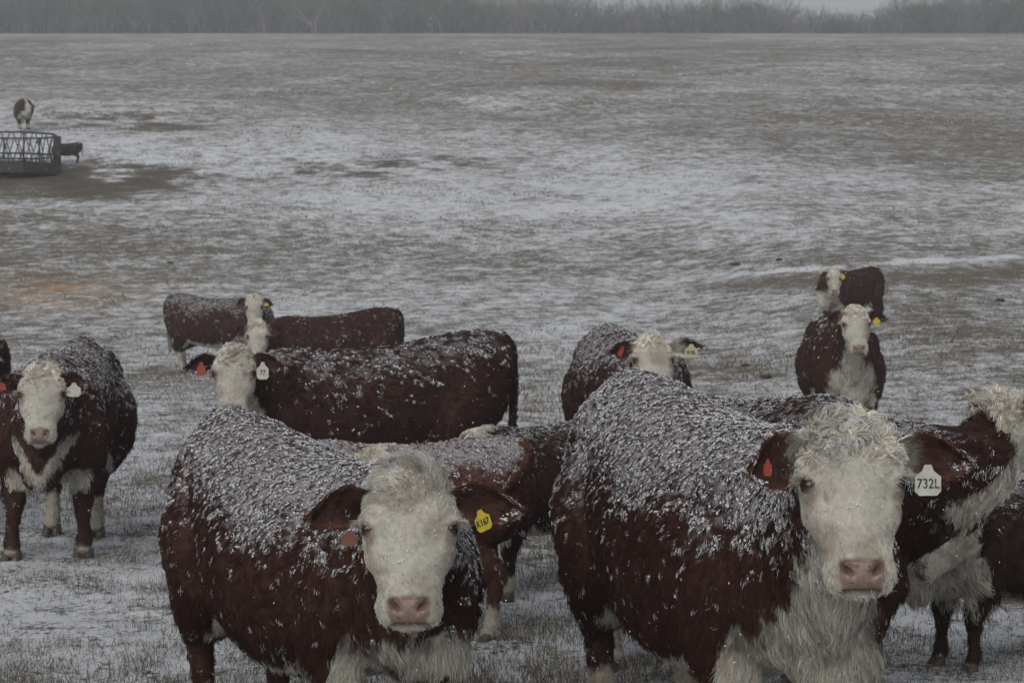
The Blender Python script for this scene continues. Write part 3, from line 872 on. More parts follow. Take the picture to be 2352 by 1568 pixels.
        v0 = np.minimum(tri[:, 0], nv - 1)
        hd = inhead[v0] & isb; fh = forehead[v0] * isb; pd_ = pad[v0] * isb
        ey = np.zeros(nt_)
        for sd in (1, -1):
            ey = np.maximum(ey, np.exp(-(np.linalg.norm(((cen - O) @ H) / (hs * AW) - [.185, sd * .118, .010], axis=1) / (.035 if s > 500 else .046)) ** 6))
        outer_ear = ~isb
        Lc = cen / S
        relc = rel[v0]
        # clump density weights
        wgt = ar * vis * (1 - (pd_ > .3)) * (1 - (ey > .3)) * (cen[:, 2] > .07 * S)
        rel_len = np.where(hd, .45 + 1.0 * fh, 1.0)
        wgt = wgt * np.where(hd, 3.4 + .2 * fh, 1.0) * np.where(outer_ear, 2.6, 1.0) * np.where(padx[v0] & hd, 0, 1)
        diam = max(.0013, .42 / px_m)
        Lref = .024 * hairlen
        npc = 10
        dens = 1.3 * fur / (diam * Lref) / npc
        cnt = int(min(75000, dens * wgt.sum()))
        ch = rg.choice(nt_, cnt, p=wgt / wgt.sum())
        r1, r2 = rg.random(cnt), rg.random(cnt); sq = np.sqrt(r1)
        pos = A_[ch] * (1 - sq)[:, None] + B_[ch] * (sq * (1 - r2))[:, None] + C_[ch] * (sq * r2)[:, None]
        nn = tn_[ch]; vi = v0[ch]
        hh_, ff_, ear_ = hd[ch], fh[ch], outer_ear[ch]
        L_h = ((pos - O) @ H) / (hs * AW); L_b = pos / S
        wh = np.where(ear_, 0, white[vi]); cl = np.clip(allC[tri[ch, 0]], 0, 1)
        relp = rel[vi]
        # flow
        d = np.tile(np.array([-.75, 0, -.62]), (cnt, 1))
        d[:, 2] -= .6 * sst(.5, .1, relp)
        sw = np.stack([noise(L_b, 7, 41), noise(L_b, 7, 42), noise(L_b, 7, 43)], -1)
        d = d + sw * .75
        chest = (L_b[:, 0] > .55) & ~hh_
        d[chest] = d[chest] * .4 + [0, 0, -1]
        wc = L_h - [.165 if whorl else .12, 0, 0]; wc[:, 2] = 0
        rad_ = np.stack([wc[:, 0], wc[:, 1], np.zeros(cnt)], -1); rad_ = nrm(rad_)
        sww = np.stack([noise(L_h, 22, 51), noise(L_h, 22, 52), noise(L_h, 22, 53)], -1)
        swa = (.35 + 1.3 * ff_ * curl)[:, None] if not whorl else (.30 + .5 * ff_)[:, None]
        tang = np.stack([-rad_[:, 1], rad_[:, 0], rad_[:, 2]], -1)
        hdv = (rad_ + (tang * .5 if whorl else 0) + sww * swa) @ H.T
        d = np.where(hh_[:, None], hdv, d)
        if ear_.any():
            sde = np.sign(L_h[:, 1])
            edv = (np.stack([np.full(cnt, .5), sde * 1.0, np.full(cnt, .1)], -1) + sww * .5) @ H.T
            d = np.where(ear_[:, None], edv, d)
        d = d - (d * nn).sum(1)[:, None] * nn; d = nrm(d)
        ln = np.full(cnt, .019)
        ln = np.where(hh_, .012 + .020 * ff_, ln)
        ln = np.where(chest, np.where(wh > .5, .034, .022), ln)
        ln = np.where(~hh_ & (relp < .15) & (L_b[:, 2] > .4), .040, ln)
        ln = np.where(~hh_ & (L_b[:, 2] < .42) , .016, ln)
        ln = np.where(ear_, .015, ln)
        ln = np.where(hh_ & whorl, ln * (1 - .22 * ff_), ln)
        if s < 500: ln = np.where(hh_, ln * (.75 - .2 * ff_), np.where(chest, ln * .65, ln))
        ln = ln * hairlen * S * (.7 + .6 * rg.random(cnt))
        if tuft > 0: ln = ln * (1 + .9 * np.clip(ff_ * sst(.05, -.02, L_h[:, 0]), 0, 1))
        ln = np.where(hh_ & (ff_ > .3) & (not whorl), ln * 1.25, ln)
        lift = np.where(hh_, .16 + .40 * ff_, .42); lift = np.where(ear_, .25, lift)
        # snow caught on a clump
        up_ = nn[:, 2]
        snn = noise(np.stack([L_b[:, 0] * .6 + L_b[:, 2] * .6, L_b[:, 1], L_b[:, 2] - L_b[:, 0] * .5], -1) * [18, 34, 70], 1, 9 + seed)
        nz = snn * .50 + noise(L_b * [1, 1, 1.5], 30, 35) * .70 + fbm(L_b, 3.2, 8 + seed, 2) * .5
        sf = snow * (sst(-.45, .9, up_) * .8 + .65 * sst(.38, .8, relp) * (~hh_)) * np.where(hh_, .62 + .45 * ff_, 1) * np.where(ear_, np.where(up_ > .45, .9, .12), 1)
        sf = sf * sst(.35, .6, L_b[:, 2])
        psn = sst(.50, .66, sf * .74 + nz * .60)
        psn = np.maximum(psn, .035 * snow)
        snowy = rg.random(cnt) < psn
        # individual hairs
        K = 6
        ci = np.repeat(np.arange(cnt), npc); M = len(ci)
        t1v = d[ci]; n1v = nn[ci]; b1v = np.cross(n1v, t1v)
        cs = (np.sqrt(1.0 / dens) if dens > 0 else .01) * 1.1
        o1 = rg.normal(0, .5, M) * cs; o2 = rg.normal(0, .5, M) * cs
        root_ = pos[ci] + t1v * o1[:, None] + b1v * o2[:, None] - n1v * .002
        lnh = ln[ci] * (.75 + .5 * rg.random(M))
        lf_ = lift[ci] * (.7 + .6 * rg.random(M))
        ph = (noise(L_h, 35, 88) * 5 + rg.random(cnt) * 1.5)[ci] + rg.normal(0, .2, M)
        ca_ = (np.where(hh_, .0018 + .0105 * ff_ * curl, .0045) * hs)[ci]
        fq = (np.where((ff_ > .3) & (not whorl), 6.2, 3.2) + 1.5 * rg.random(cnt))[ci]
        bend = rg.normal(0, .15, M)
        PT = np.empty((M, K, 3))
        conv = np.where(ff_ > .3, .72 if whorl else .93, np.where(hh_, .2, .45))[ci]
        for k in range(K):
            t = k / (K - 1)
            p = root_ + t1v * (lnh * t)[:, None] + n1v * (lnh * lf_ * (t - .55 * t * t) * 1.2)[:, None]
            p = p - (t1v * (o1 * conv * t)[:, None] + b1v * (o2 * conv * t)[:, None])
            p = p + b1v * ((np.sin(ph + fq * t) - np.sin(ph)) * ca_ * t + bend * lnh * t * t)[:, None]
            p = p + n1v * ((np.cos(ph + fq * t) - np.cos(ph)) * ca_ * t * .7)[:, None]
            p[:, 2] -= lnh * .12 * t * t
            PT[:, k] = p
        hc = cl[ci]
        wbr = (1 + wh[ci] * np.where(ff_[ci] > .2, .45, .12))[:, None]
        un = np.where(ear_[ci][:, None], hc, (RED * red) * (1 - wh[ci])[:, None] + (WHT * (1 - dirt[vi][:, None]) + np.array([.16, .12, .075]) * dirt[vi][:, None])[ci] * wh[ci][:, None] * wbr)
        em = eyem[vi][ci] * (~ear_[ci])
        un = un * (1 - em[:, None]) + np.array([.13, .05, .03]) * em[:, None]
        vr = (.6 + .8 * rg.random(M)) * (1 + .25 * noise(L_b, 14, 71))[ci] * (np.where(ff_ > .3, .62, .8) + np.where(ff_ > .3, .7, .4) * rg.random(cnt))[ci]
        un = un * vr[:, None]
        Cp = np.repeat(un[:, None, :], K, 1)
        tan_shade = (wh[ci] * np.where(ff_[ci] > .3, .55, .2))[:, None] * (~ear_[ci])[:, None]
        for k in range(K):                      # pale hair yellows towards the skin; shade for depth is painted in too
            g_ = tan_shade * (1 - k / (K - 1)) ** .8
            Cp[:, k] = Cp[:, k] * (1 - g_) + Cp[:, k] * np.array([.68, .63, .55]) * g_
        snh = snowy[ci] & (rg.random(M) < .8)
        st0 = np.where(snh, .40 + .40 * rg.random(M), 2)
        for k in range(K):
            t = k / (K - 1)
            f_ = np.clip((t - st0) * 4, 0, 1)[:, None]
            Cp[:, k] = Cp[:, k] * (1 - f_) + SNW * 1.05 * f_
        if px_m > 120:
            LP, LC, LS = [], [], []
            for sd in (1, -1):
                for q_ in range(46):
                    an_ = -1.9 + 2.6 * rg.random()
                    b0 = np.array([.185 - .024 * math.cos(an_ * .6), sd * (.122 + .004 * math.cos(an_)), .018 + .024 * math.sin(an_ * .6)])
                    dv = nrm(np.array([-.25 + .9 * rg.random() - .3, sd * (1.1), .5 + .5 * math.sin(an_)]) + rg.normal(0, .12, 3))
                    ll = .020 + .016 * rg.random()
                    LP.append(O + (b0 + dv * (ll * np.linspace(0, 1, K))[:, None] + np.array([.5, 0, 0]) * (ll * np.linspace(0, 1, K) ** 2 * .5)[:, None]) * hs @ Hw.T)
            LP = np.array(LP)
            PT = np.concatenate([PT, LP]); M += len(LP)
            Cp = np.concatenate([Cp, np.tile(WHT * .95, (len(LP), K, 1))]); snh = np.concatenate([snh, np.zeros(len(LP), bool)])
        hcv = bpy.data.hair_curves.new('coat')
        hcv.add_curves([K] * M)
        hcv.attributes['position'].data.foreach_set('vector', PT.astype(np.float32).ravel())
        ra = hcv.attributes.get('radius') or hcv.attributes.new('radius', 'FLOAT', 'POINT')
        tp_ = np.array([1, 1, 1, .9, .7, .35]) * diam * .5
        tp_ = np.tile(tp_, (M, 1)) * np.concatenate([np.where(hh_[ci], np.where((ff_[ci] > .3) & (not whorl), 1.35, .75), 1.0), np.full(M - len(ci), .8)])[:, None]
        rr_ = tp_ * np.where(snh, 1.25, 1.0)[:, None]
        ra.data.foreach_set('value', rr_.astype(np.float32).ravel())
        cc = hcv.attributes.new('col', 'FLOAT_COLOR', 'POINT')
        cc.data.foreach_set('color', np.concatenate([np.clip(Cp, 0, 1), np.ones((M, K, 1))], 2).astype(np.float32).ravel())
        hcv.materials.append(M_HAIR)
        coat = link(bpy.data.objects.new('coat', hcv), body)
        # lumps of snow on the snowy clumps
        keep = snowy & (rg.random(cnt) < np.where(hh_, .3, .62) * sst(.2, .9, psn)) & (~ear_ | (nn[:, 2] > .5))
        maxl = int(9000 * min(1, (px_m / 300) ** 1.2)) + 300
        ki = np.nonzero(keep)[0]
        if len(ki) > maxl: ki = rg.choice(ki, maxl, replace=False)
        ki = np.repeat(ki, 4)
        if len(ki) and s > 220:
            bm = bmesh.new(); bmesh.ops.create_icosphere(bm, subdivisions=1, radius=1)
            iv = np.array([v.co[:] for v in bm.verts]); if_ = np.array([[v.index for v in f.verts] for f in bm.faces]); bm.free()
            m = len(ki); nvs = len(iv)
            dd_ = d[ki]; nb2 = nn[ki]; bb2 = np.cross(nb2, dd_)
            rs = np.maximum(.0018, .34 / px_m) * (.5 + 1.3 * rg.random(m) ** 2) * np.where(hh_[ki], .8, 1)
            jit = 1 + .60 * noise((iv[None] * 1.6 + rg.random((m, 1, 3)) * 50).reshape(-1, 3), 1.3, 4).reshape(m, nvs)
            loc = iv[None] * jit[..., None] * np.stack([rs * (1.1 + .9 * rg.random(m)), rs, rs * .75], -1)[:, None, :]
            ctr = pos[ki] + dd_ * (ln[ki] * (.25 + .7 * rg.random(m)))[:, None] + nb2 * (ln[ki] * (.18 + .16 * rg.random(m)))[:, None] + bb2 * (rg.normal(0, .0035, m) * S)[:, None]
            vv = ctr[:, None] + loc[..., :1] * dd_[:, None] + loc[..., 1:2] * bb2[:, None] + loc[..., 2:] * nb2[:, None]
            ff2 = (if_[None] + (np.arange(m) * nvs)[:, None, None]).reshape(-1, 3)
            so_ = mesh_np('snow', vv.reshape(-1, 3), ff2, M_SNOW, body)
            tag(so_, None, None, None, 'stuff')
    print('%-28s verts %7d  %.1fs' % (label[:28], len(allV), time.time() - t1), flush=True)
    return root

# ================================================================ the place
build_ground()

def grass():
    """dead blades poking through the snow, dense near the camera"""
    n = 330000
    u = rng.random(n)
    Y = 6.0 * (40 / 6.0) ** (u ** 1.3)
    X = (rng.random(n) * 2 - 1) * .36 * Y
    P = np.stack([X, Y, np.zeros(n)], -1)
    cl = noise(P, 1.7, 201) * .5 + noise(P, 6, 202) * .5 + noise(P, .4, 203) * .4
    k = rng.random(n) < sst(-.55, .7, cl) * 1.0 + .06
    X, Y, P, cl = X[k], Y[k], P[k], cl[k]; n = len(X)
    Z = ground_z(X, Y) - .012 + (fbm(P, 5, 11, 3) * .022 + noise(P, 1.1, 12) * .02) * (1 - sst(18, 60, Y))
    h = (.018 + .055 * rng.random(n) ** 2.2) * (1 + .9 * np.clip(cl, 0, 1))
    az = rng.random(n) * 6.28
    lean = rng.normal(0, 1.0, n)
    w = np.maximum(.0011, Y * .00011) * (.6 + .8 * rng.random(n))
    dr = np.stack([np.cos(az), np.sin(az), np.zeros(n)], -1)
    sd = np.stack([-np.sin(az), np.cos(az), np.zeros(n)], -1)
    sd[:, 1] *= .3; sd = nrm(sd)
    base = np.stack([X, Y, Z], -1)
    mid = base + dr * (lean * h * .5)[:, None] + [0, 0, 1] * (h * .6)[:, None]
    tip = base + dr * (lean * h * 1.3)[:, None] + [0, 0, 1] * (h * (.95 - .3 * np.abs(lean)).clip(.1))[:, None]
    V = np.stack([base - sd * w[:, None], base + sd * w[:, None], mid + sd * (w * .7)[:, None], mid - sd * (w * .7)[:, None], tip], 1)
    i = np.arange(n)[:, None] * 5
    Fq = np.concatenate([i + [0, 1, 2], i + [0, 2, 3], i + [3, 2, 4]])
    m, nt, b = new_mat('dead_grass')
    at = nd(nt, 'ShaderNodeAttribute', attribute_name='tone')
    r = nd(nt, 'ShaderNodeValToRGB'); e = r.color_ramp.elements
    e[0].color = (.028, .026, .018, 1); e[1].color = (.24, .18, .11, 1)
    e2 = e.new(.5); e2.color = (.085, .075, .048, 1)
    nt.links.new(at.outputs['Fac'], r.inputs[0]); nt.links.new(r.outputs[0], b.inputs['Base Color'])
    b.inputs['Roughness'].default_value = .8
    o = mesh_np('grass', V.reshape(-1, 3), Fq, m, smooth=False)
    a = o.data.attributes.new('tone', 'FLOAT', 'POINT')
    a.data.foreach_set('value', np.repeat((rng.random(n) * .75 + .25 * rng.random(n) * (cl > .2)).astype(np.float32), 5))
    tag(o, 'short dead grass blades poking through thin snow', None, None, 'stuff')
grass()

def tussocks():
    """coarser dead tufts across the middle of the field"""
    n = 300000
    Y = 24 * (150 / 24.0) ** rng.random(n)
    X = (rng.random(n) * 2 - 1) * .33 * Y
    P = np.stack([X, Y, np.zeros(n)], -1)
    px = 1176 + F * X / Y; py = HY + F * (CAMH - ground_z(X, Y)) / Y
    m = np.exp(-((px - 290) / 230) ** 2 - ((py - 283) / 26) ** 2) + np.exp(-((px - 170) / 250) ** 2 - ((py - 415) / 40) ** 2) + .9 * np.exp(-((px - 900) / 430) ** 2 - ((py - 390) / 40) ** 2)
    cl = noise(P, .9, 301) * .5 + noise(P, .25, 302) * .5 + noise(P, 3, 303) * .35
    k = rng.random(n) < (sst(.0, .8, cl) * .55 + m * .6 * sst(-.3, .4, cl) + .03)
    X, Y, P = X[k], Y[k], P[k]; n = len(X)
    Z = ground_z(X, Y) - .03
    h = (.03 + .07 * rng.random(n) ** 2)
    az = rng.random(n) * 6.28; dr = np.stack([np.cos(az), np.sin(az), np.zeros(n)], -1)
    w = np.maximum(.003, Y * .00012) * (.6 + 2.2 * rng.random(n) ** 2)
    b0 = np.stack([X, Y, Z], -1); xx = np.array([1., 0, 0])
    tip = b0 + dr * (h * rng.normal(0, .5, n))[:, None] + [0, 0, 1] * h[:, None]
    V = np.stack([b0 - xx * w[:, None], b0 + xx * w[:, None], tip + xx * (w * .5)[:, None], tip - xx * (w * .5)[:, None]], 1)
    i = np.arange(n)[:, None] * 4
    o = mesh_np('tussocks', V.reshape(-1, 3), (i + [0, 1, 2, 3]).astype(np.int32), bpy.data.materials['dead_grass'], smooth=False)
    a = o.data.attributes.new('tone', 'FLOAT', 'POINT')
    a.data.foreach_set('value', np.repeat((.3 + rng.random(n) * .65).astype(np.float32), 4))
    tag(o, 'coarse tufts of dead grass standing out of the snow farther up the field', None, None, 'stuff')
tussocks()

def woodland():
    """bare winter wood beyond the crest of the field"""
    VV, FF = [], []; cnt = 0
    def limb(p, q, r0, r1):
        nonlocal cnt
        t = q - p; L = np.linalg.norm(t); t = t / (L + 1e-9)
        x = nrm(np.cross(t, [.3, .9, .1])); y = np.cross(t, x)
        a = np.array([0, 2.1, 4.2])
        for c, r in ((p, r0), (q, r1)):
            VV.append(c + r * (np.cos(a)[:, None] * x + np.sin(a)[:, None] * y))
        for j in range(3):
            k = (j + 1) % 3
            FF.append((cnt + j, cnt + k, cnt + 3 + k, cnt + 3 + j))
        cnt += 6
    def grow(p, d, L, r, lev):
        q = p + d * L
        limb(p, q, r, r * .62)
        if lev == 0: return
        nb_ = 3 if lev > 1 else 4
        for k in range(nb_):
            dv = nrm(d + np.random.normal(0, .55, 3) + [0, 0, .22])
            f = random.uniform(.45, 1.0) if k else 1.0
            grow(p + d * L * f, dv, L * random.uniform(.55, .8), r * .55, lev - 1)
    np.random.seed(5)
    protos = []
    for k in range(12):
        VV.clear(); FF.clear(); cnt = 0
        for j in range(6):    # main stem in sections
            pass
        grow(np.zeros(3), nrm(np.array([random.gauss(0, .05), random.gauss(0, .05), 1])), random.uniform(3.6, 6.0), .17, 5)
        protos.append((np.concatenate(VV), np.array(FF)))
    Vs, Fs = [], []; n = 0; mi = []
    rows = []
    for px in np.arange(-420, 2800, 6.5):
        for row in range(3):
            rows.append((px + random.uniform(-9, 9), row))
    def topy(px):   # height of the wood along the crest
        xs = [-400, 0, 500, 1000, 1180, 1400, 1750, 1880, 1960, 2050, 2100, 2352, 2700]
        ys = [-70, -70, -60, -45, -20, -6, -14, 18, 26, 10, -22, -40, -50]
        return np.interp(px, xs, ys)
    for px, row in rows:
        d = 284 + row * 12 + random.uniform(-6, 6)
        x = (px - 1176) * d / F
        z = g0(x, d)
        hz = CAMH + (HY - topy(px)) * d / F - z
        hgt = max(5, hz) * random.uniform(.72, 1.10)
        if random.random() < .12: hgt *= .45
        v, f = random.choice(protos)
        sc = hgt / v[:, 2].max(); an = random.uniform(0, 6.28)
        c, s_ = math.cos(an), math.sin(an)
        w_ = sc * 1.15
        vv = np.stack([(v[:, 0] * c - v[:, 1] * s_) * w_ + x, (v[:, 0] * s_ + v[:, 1] * c) * w_ + d, v[:, 2] * sc + z - .3], -1)
        Vs.append(vv); Fs.append(f + n); n += len(vv); mi.append(np.full(len(f), int(random.random() < .35)))
        for k in range(2):                      # undergrowth
            if random.random() < .3:
                v2, f2 = random.choice(protos); s2 = random.uniform(.10, .22)
                x2 = x + random.uniform(-2, 2); y2 = d + random.uniform(-8, 4); z2 = g0(x2, y2)
                Vs.append(v2 * [s2 * 1.6, s2 * 1.6, s2] + [x2, y2, z2 - .6]); Fs.append(f2 + n); n += len(v2); mi.append(np.zeros(len(f2), int))
    o = mesh_np('woodland', np.concatenate(Vs), np.concatenate(Fs), M_BARK, smooth=False)
    o.data.materials.append(simple('pale_bark', (.19, .185, .175), .9, 2, .4, bump=.3))
    o.data.polygons.foreach_set('material_index', np.concatenate(mi).astype(np.int32))
    tag(o, 'hazy grey line of bare winter trees along the crest', None, None, 'stuff')
woodland()

# ---------------------------------------------------------------- hay feeder
def rod(so, p, q, r=.022):
    so.tube([p, (np.array(p) + np.array(q)) / 2, q], [r, r, r], 6, 1)

def feeder():
    s = 66.0
    cx, cy = (28 - 1176) / s, F / s + .2
    z = g0(cx, cy) - .05
    root = bpy.data.objects.new('hay_feeder', None); link(root); root.location = (cx, cy, z); root.rotation_euler = (0, 0, R(4))
    tag(root, 'dark steel hay feeder with slanted bars and a solid skirt at the left edge', 'hay feeder')
    n = 8; Rr = 1.62; h0, h1, h2 = .38, .66, 1.38
    A = [2 * math.pi * (k + .5) / n for k in range(n)]
    C = [np.array([Rr * math.cos(t), Rr * math.sin(t), 0]) for t in A]
    sk = Solid()
    for k in range(n):
        p, q = C[k], C[(k + 1) % n]; m_ = nrm((p + q) / 2) * .03
        V = [p, q, q + [0, 0, h0], p + [0, 0, h0], p + m_, q + m_, q + m_ + [0, 0, h0], p + m_ + [0, 0, h0]]
        sk.add(V, [(3, 2, 1, 0), (4, 5, 6, 7), (0, 1, 5, 4), (2, 3, 7, 6), (1, 2, 6, 5), (3, 0, 4, 7)])
    mesh_np('skirt', np.concatenate(sk.V), sk.F, M_RUST, root, False)
    for nm, hz in (('lower_rail', h1), ('upper_rail', h2)):
        so = Solid()
        for k in range(n): rod(so, C[k] + [0, 0, hz], C[(k + 1) % n] + [0, 0, hz], .03)
        mesh_np(nm, np.concatenate(so.V), so.F, M_STEEL, root)
    for k in range(n):
        p, q = C[k], C[(k + 1) % n]
        so = Solid(); rod(so, p + [0, 0, h0 - .1], p + [0, 0, h2], .034); mesh_np('post', np.concatenate(so.V), so.F, M_STEEL, root)
        for j in range(3):
            t0 = (j + .5) / 3
            so = Solid()
            a_ = p + (q - p) * (t0 - .12); b_ = p + (q - p) * (t0 + .12)
            rod(so, a_ + [0, 0, h0], b_ + [0, 0, h2], .019); rod(so, b_ + [0, 0, h0], a_ + [0, 0, h2], .019)
            mesh_np('slanted_bars', np.concatenate(so.V), so.F, M_STEEL, root)
    # hay inside
    g = Solid(); rings = []
    for r_, hz in ((1.5, .2), (1.3, .36), (.9, .42), (.4, .45), (.05, .46)):
        a = np.linspace(0, 2 * np.pi, 28, endpoint=False)
        q = np.stack([r_ * np.cos(a), r_ * np.sin(a), np.full(28, hz)], -1)
        q[:, 2] += .1 * noise(q, 3, 9); rings.append(q)
    g.rings(rings)
    o = mesh_np('hay', np.concatenate(g.V), g.F, M_HAY)
    o.location = (cx, cy, z)
    tag(o, 'low heap of brown hay inside the steel feeder', 'hay')
feeder()

# ---------------------------------------------------------------- cattle
def at(px, py, s): return W(px, py, s)

def chest_v(w, Lb, Lh, rag, tn, nang, nl):
    z = Lb[:, 2]; v = sst(.040, .02, np.abs(np.abs(Lb[:, 1]) - np.clip(z - .50, 0, 1) * .62) + .02 * rag) * sst(.40, .44, z) * sst(.80, .74, z + .03 * rag) * sst(.55, .62, Lb[:, 0])
    return np.maximum(w, v * (Lh[:, 2] < -.12))
GH = 'grown white faced cattle'
GC = 'white faced calves'
# big cow on the right, tag 732L
cow('cow', 'snow-caked cow in the right foreground, curly white poll, white tag 732L', 'cow', 1.04,
    (.43, 7.45), 17, W(1945, 988, 870), 3, 64, 860, GH, fat=.95, voxel=.0115, sub=1, hs=.84, seed=3, snow=1.05, throat=.5, brisket=-.02, crest=.0, bellydrop=.06, slope=.10, socks=(.08, .26),
    tags=(dict(side=1, w=.068, h=.080, mat=M_TAGW, text='732L', size=.036, at=(.185, .174, .05), bold=.0001),
          dict(side=-1, w=.022, h=.045, mat=M_TAGR, at=(.13, -.205, .02))),
    ears=(dict(droop=.22, L=.17, Wd=.088), dict(droop=.02, L=.195, Wd=.074, whitebase=.3)), wide=1.29, spots=.8, curl=1.15, udder=True)
# cow in the left foreground, tag K167
cow('cow', 'snow-dusted red cow in left foreground, long white forelock, yellow tag K167', 'cow', .93,
    (-1.14, 7.42), 33, W(942, 1100, 785), 2, 66, 785, GH, fat=.98, voxel=.0125, sub=1, hs=.83, seed=5, snow=.95, throat=.0, brisket=.02, crest=.0, bellydrop=.07, slope=.12, socks=(.05, .15),
    tags=(dict(side=1, w=.058, h=.062, mat=M_TAGY, text='K167', size=.027, at=(.160, .190, .03), roll=-24, bold=.0004, face=-38),
          dict(side=-1, w=.046, h=.044, mat=M_TAGO, at=(.205, -.160, -.03))),
    ears=(dict(droop=.18, L=.175, Wd=.072, whitebase=.0), dict(droop=.03, L=.20, Wd=.072, whitebase=.0)), wide=1.33, tuft=.02, curl=.55, whorl=True)
# standing at the left edge, facing us
cow('cow', 'red cow standing whole at the left, white wedge on its chest, blank white tag', 'cow', 1.0,
    (-2.92, 13.15), 4, W(98, 850, 402), 9, 66, 385, GH, fat=.80, voxel=.015, hs=.84, seed=7, snow=.75, throat=-.6, brisket=-.12, crest=.0, patch=chest_v,
    legs=(dict(x=-.05, y=.03), dict(x=.04, y=.06), dict(x=.1, y=-.05), dict(x=-.05, y=.03)), belly_w=.03,
    tags=(dict(side=1, w=.075, h=.08, mat=M_TAGW, at=(.155, .175, .03)), dict(side=-1, w=.07, h=.06, mat=M_TAGR, at=(.12, -.23, .03))),
    ears=(dict(droop=.12, L=.17, whitebase=0.), dict(droop=.0, L=.165, whitebase=0.)), socks=(.06, .26), wide=1.22)
# broadside, middle
cow('cow', 'long dark red cow seen side on, one red ear tag and one white', 'cow', 1.03,
    (-.06, 13.25), -76, W(540, 806, 357), 2, 66, 345, GH, fat=1.0, voxel=.015, hs=.88, seed=9, snow=.55, throat=.6, brisket=.15, crest=.0, belly_w=.10, red=.8, slope=.10,
    tags=(dict(side=1, w=.075, h=.11, mat=M_TAGW, text='77', size=.045, at=(.17, .170, .04)), dict(side=-1, w=.055, h=.085, mat=M_TAGR, at=(.15, -.19, .03))),
    ears=(dict(droop=.12, L=.19, whitebase=0.), dict(droop=.0, L=.175, whitebase=.1)), legs=({}, {}, dict(x=-.15), dict(x=.05)), wide=1.24)
# behind the foreground cow, tag 818
cow('cow', 'red cow behind the big foreground cow, ears spread wide, pale tag 818L', 'cow', 1.03,
    (.72, 15.1), 9, W(1497, 782, 347), 4, 58, 342, GH, fat=1.0, voxel=.015, hs=.87, seed=11, snow=.75, throat=.4, crest=.0, brisket=.16,
    tags=(dict(side=1, w=.085, h=.09, mat=M_TAGP, text='818L', size=.036, at=(.12, .235, .05)), dict(side=-1, w=.03, h=.07, mat=M_TAGR, at=(.11, -.20, .03), roll=25)),
    ears=(dict(droop=.06, L=.19, whitebase=.2), dict(droop=-.22, L=.22, whitebase=.45)), wide=1.22)
# right, facing us, white chest
cow('cow', 'red cow facing us on the right, white from face down to chest, yellow tag', 'cow', 1.02,
    (3.38, 20.5), -1, W(1963, 712, 243), 3, 63, 240, GH, fat=.83, voxel=.018, hs=.88, wide=1.18, seed=13, snow=.3, throat=.5, brisket=.22, crest=.0,
    tags=(dict(side=1, w=.07, h=.065, mat=M_TAGY, at=(.15, .18, .04)),), ears=(dict(droop=.02, L=.165), dict(droop=.0, L=.18, whitebase=0.)))
# farthest standing animal on the right
cow('heifer', 'small red heifer farthest up the slope on the right, side on', 'heifer', .88,
    (6.75, 35.4), -48, W(1916, 622, 130), -8, 60, 126, GH, voxel=.02, hs=.92, seed=15, snow=.12, throat=.5, crest=0, belly_w=.12, fat=.95,
    tags=(dict(side=1, w=.08, h=.10, mat=M_TAGY, at=(.14, .16, .03)),), ears=(dict(L=.17), dict(L=.15)), legs=({}, {}, dict(x=-.12), dict(x=.16)))
# back left, head high
cow('cow', 'farthest cow of the left group, body turned right, head raised highest', 'cow', 1.0,
    (-5.72, 32.1), 60, W(585, 683, 151), 4, 58, 142, GH, voxel=.02, hs=1.0, seed=17, snow=.7, throat=.5, brisket=.10, crest=0, belly_w=.16,
    tags=(dict(side=1, w=.07, h=.05, mat=M_TAGY, at=(.14, .18, .03)),), legs=({}, {}, dict(x=-.1), dict(x=.14)), socks=(.16, .34))
# in front of it
cow('cow', 'untagged red cow, its white face just below the raised head, body turned left', 'cow', 1.0,
    (-1.50, 24.9), -68, W(592, 742, 190), 4, 66, 183, GH, voxel=.018, hs=1.0, seed=19, slope=.09, snow=.28, throat=.5, brisket=.2, crest=0,
    ears=(dict(droop=.15), dict(droop=.05)))
# calf beside the tagged cow
cow('calf', 'light red calf seen from behind, beside the yellow tagged foreground cow', 'calf', .73,
    (.06, 9.15), -112, W(880, 1075, 470), -115, 60, 480, GC, voxel=.018, hs=.72, seed=21, snow=.75, throat=.8, crest=.0, red=1.75, fat=.95,
    legs=({}, {}, dict(x=-.10, y=.03), dict(x=.20, y=.0)), belly_w=.12, socks=(.2, .22),
    tail=[(-.93, 0, 1.27), (-1.0, .05, 1.2), (-.94, .2, 1.05), (-.80, .32, .88), (-.66, .36, .74), (-.62, .36, .58)])
# dark calf between
cow('calf', 'dark shaggy calf half hidden between the two foreground cows', 'calf', .73,
    (.72, 11.0), -52, W(1092, 1000, 425), -95, 45, 425, GC, voxel=.018, hs=.72, seed=23, snow=.5, throat=.9, crest=.0, red=.6, belly_w=.16,
    legs=(dict(x=-.05), {}, {}, {}), hairlen=1.3)
# behind, facing right
cow('cow', 'shaggy dark cow behind the 732L cow, white throat stretched right out of frame', 'cow', .95,
    (.42, 8.75), 36, W(2278, 925, 615), 118, 28, 600, GH, voxel=.0145, hs=.8, seed=25, snow=.65, throat=.95, throat_t0=.6, brisket=-.2, slope=-.02, crest=.0, red=.8, belly_w=.12,
    hairlen=1.15, tags=(dict(side=1, w=.06, h=.08, mat=M_TAGO, at=(.12, .15, .0), face=-20),), curl=1.2)
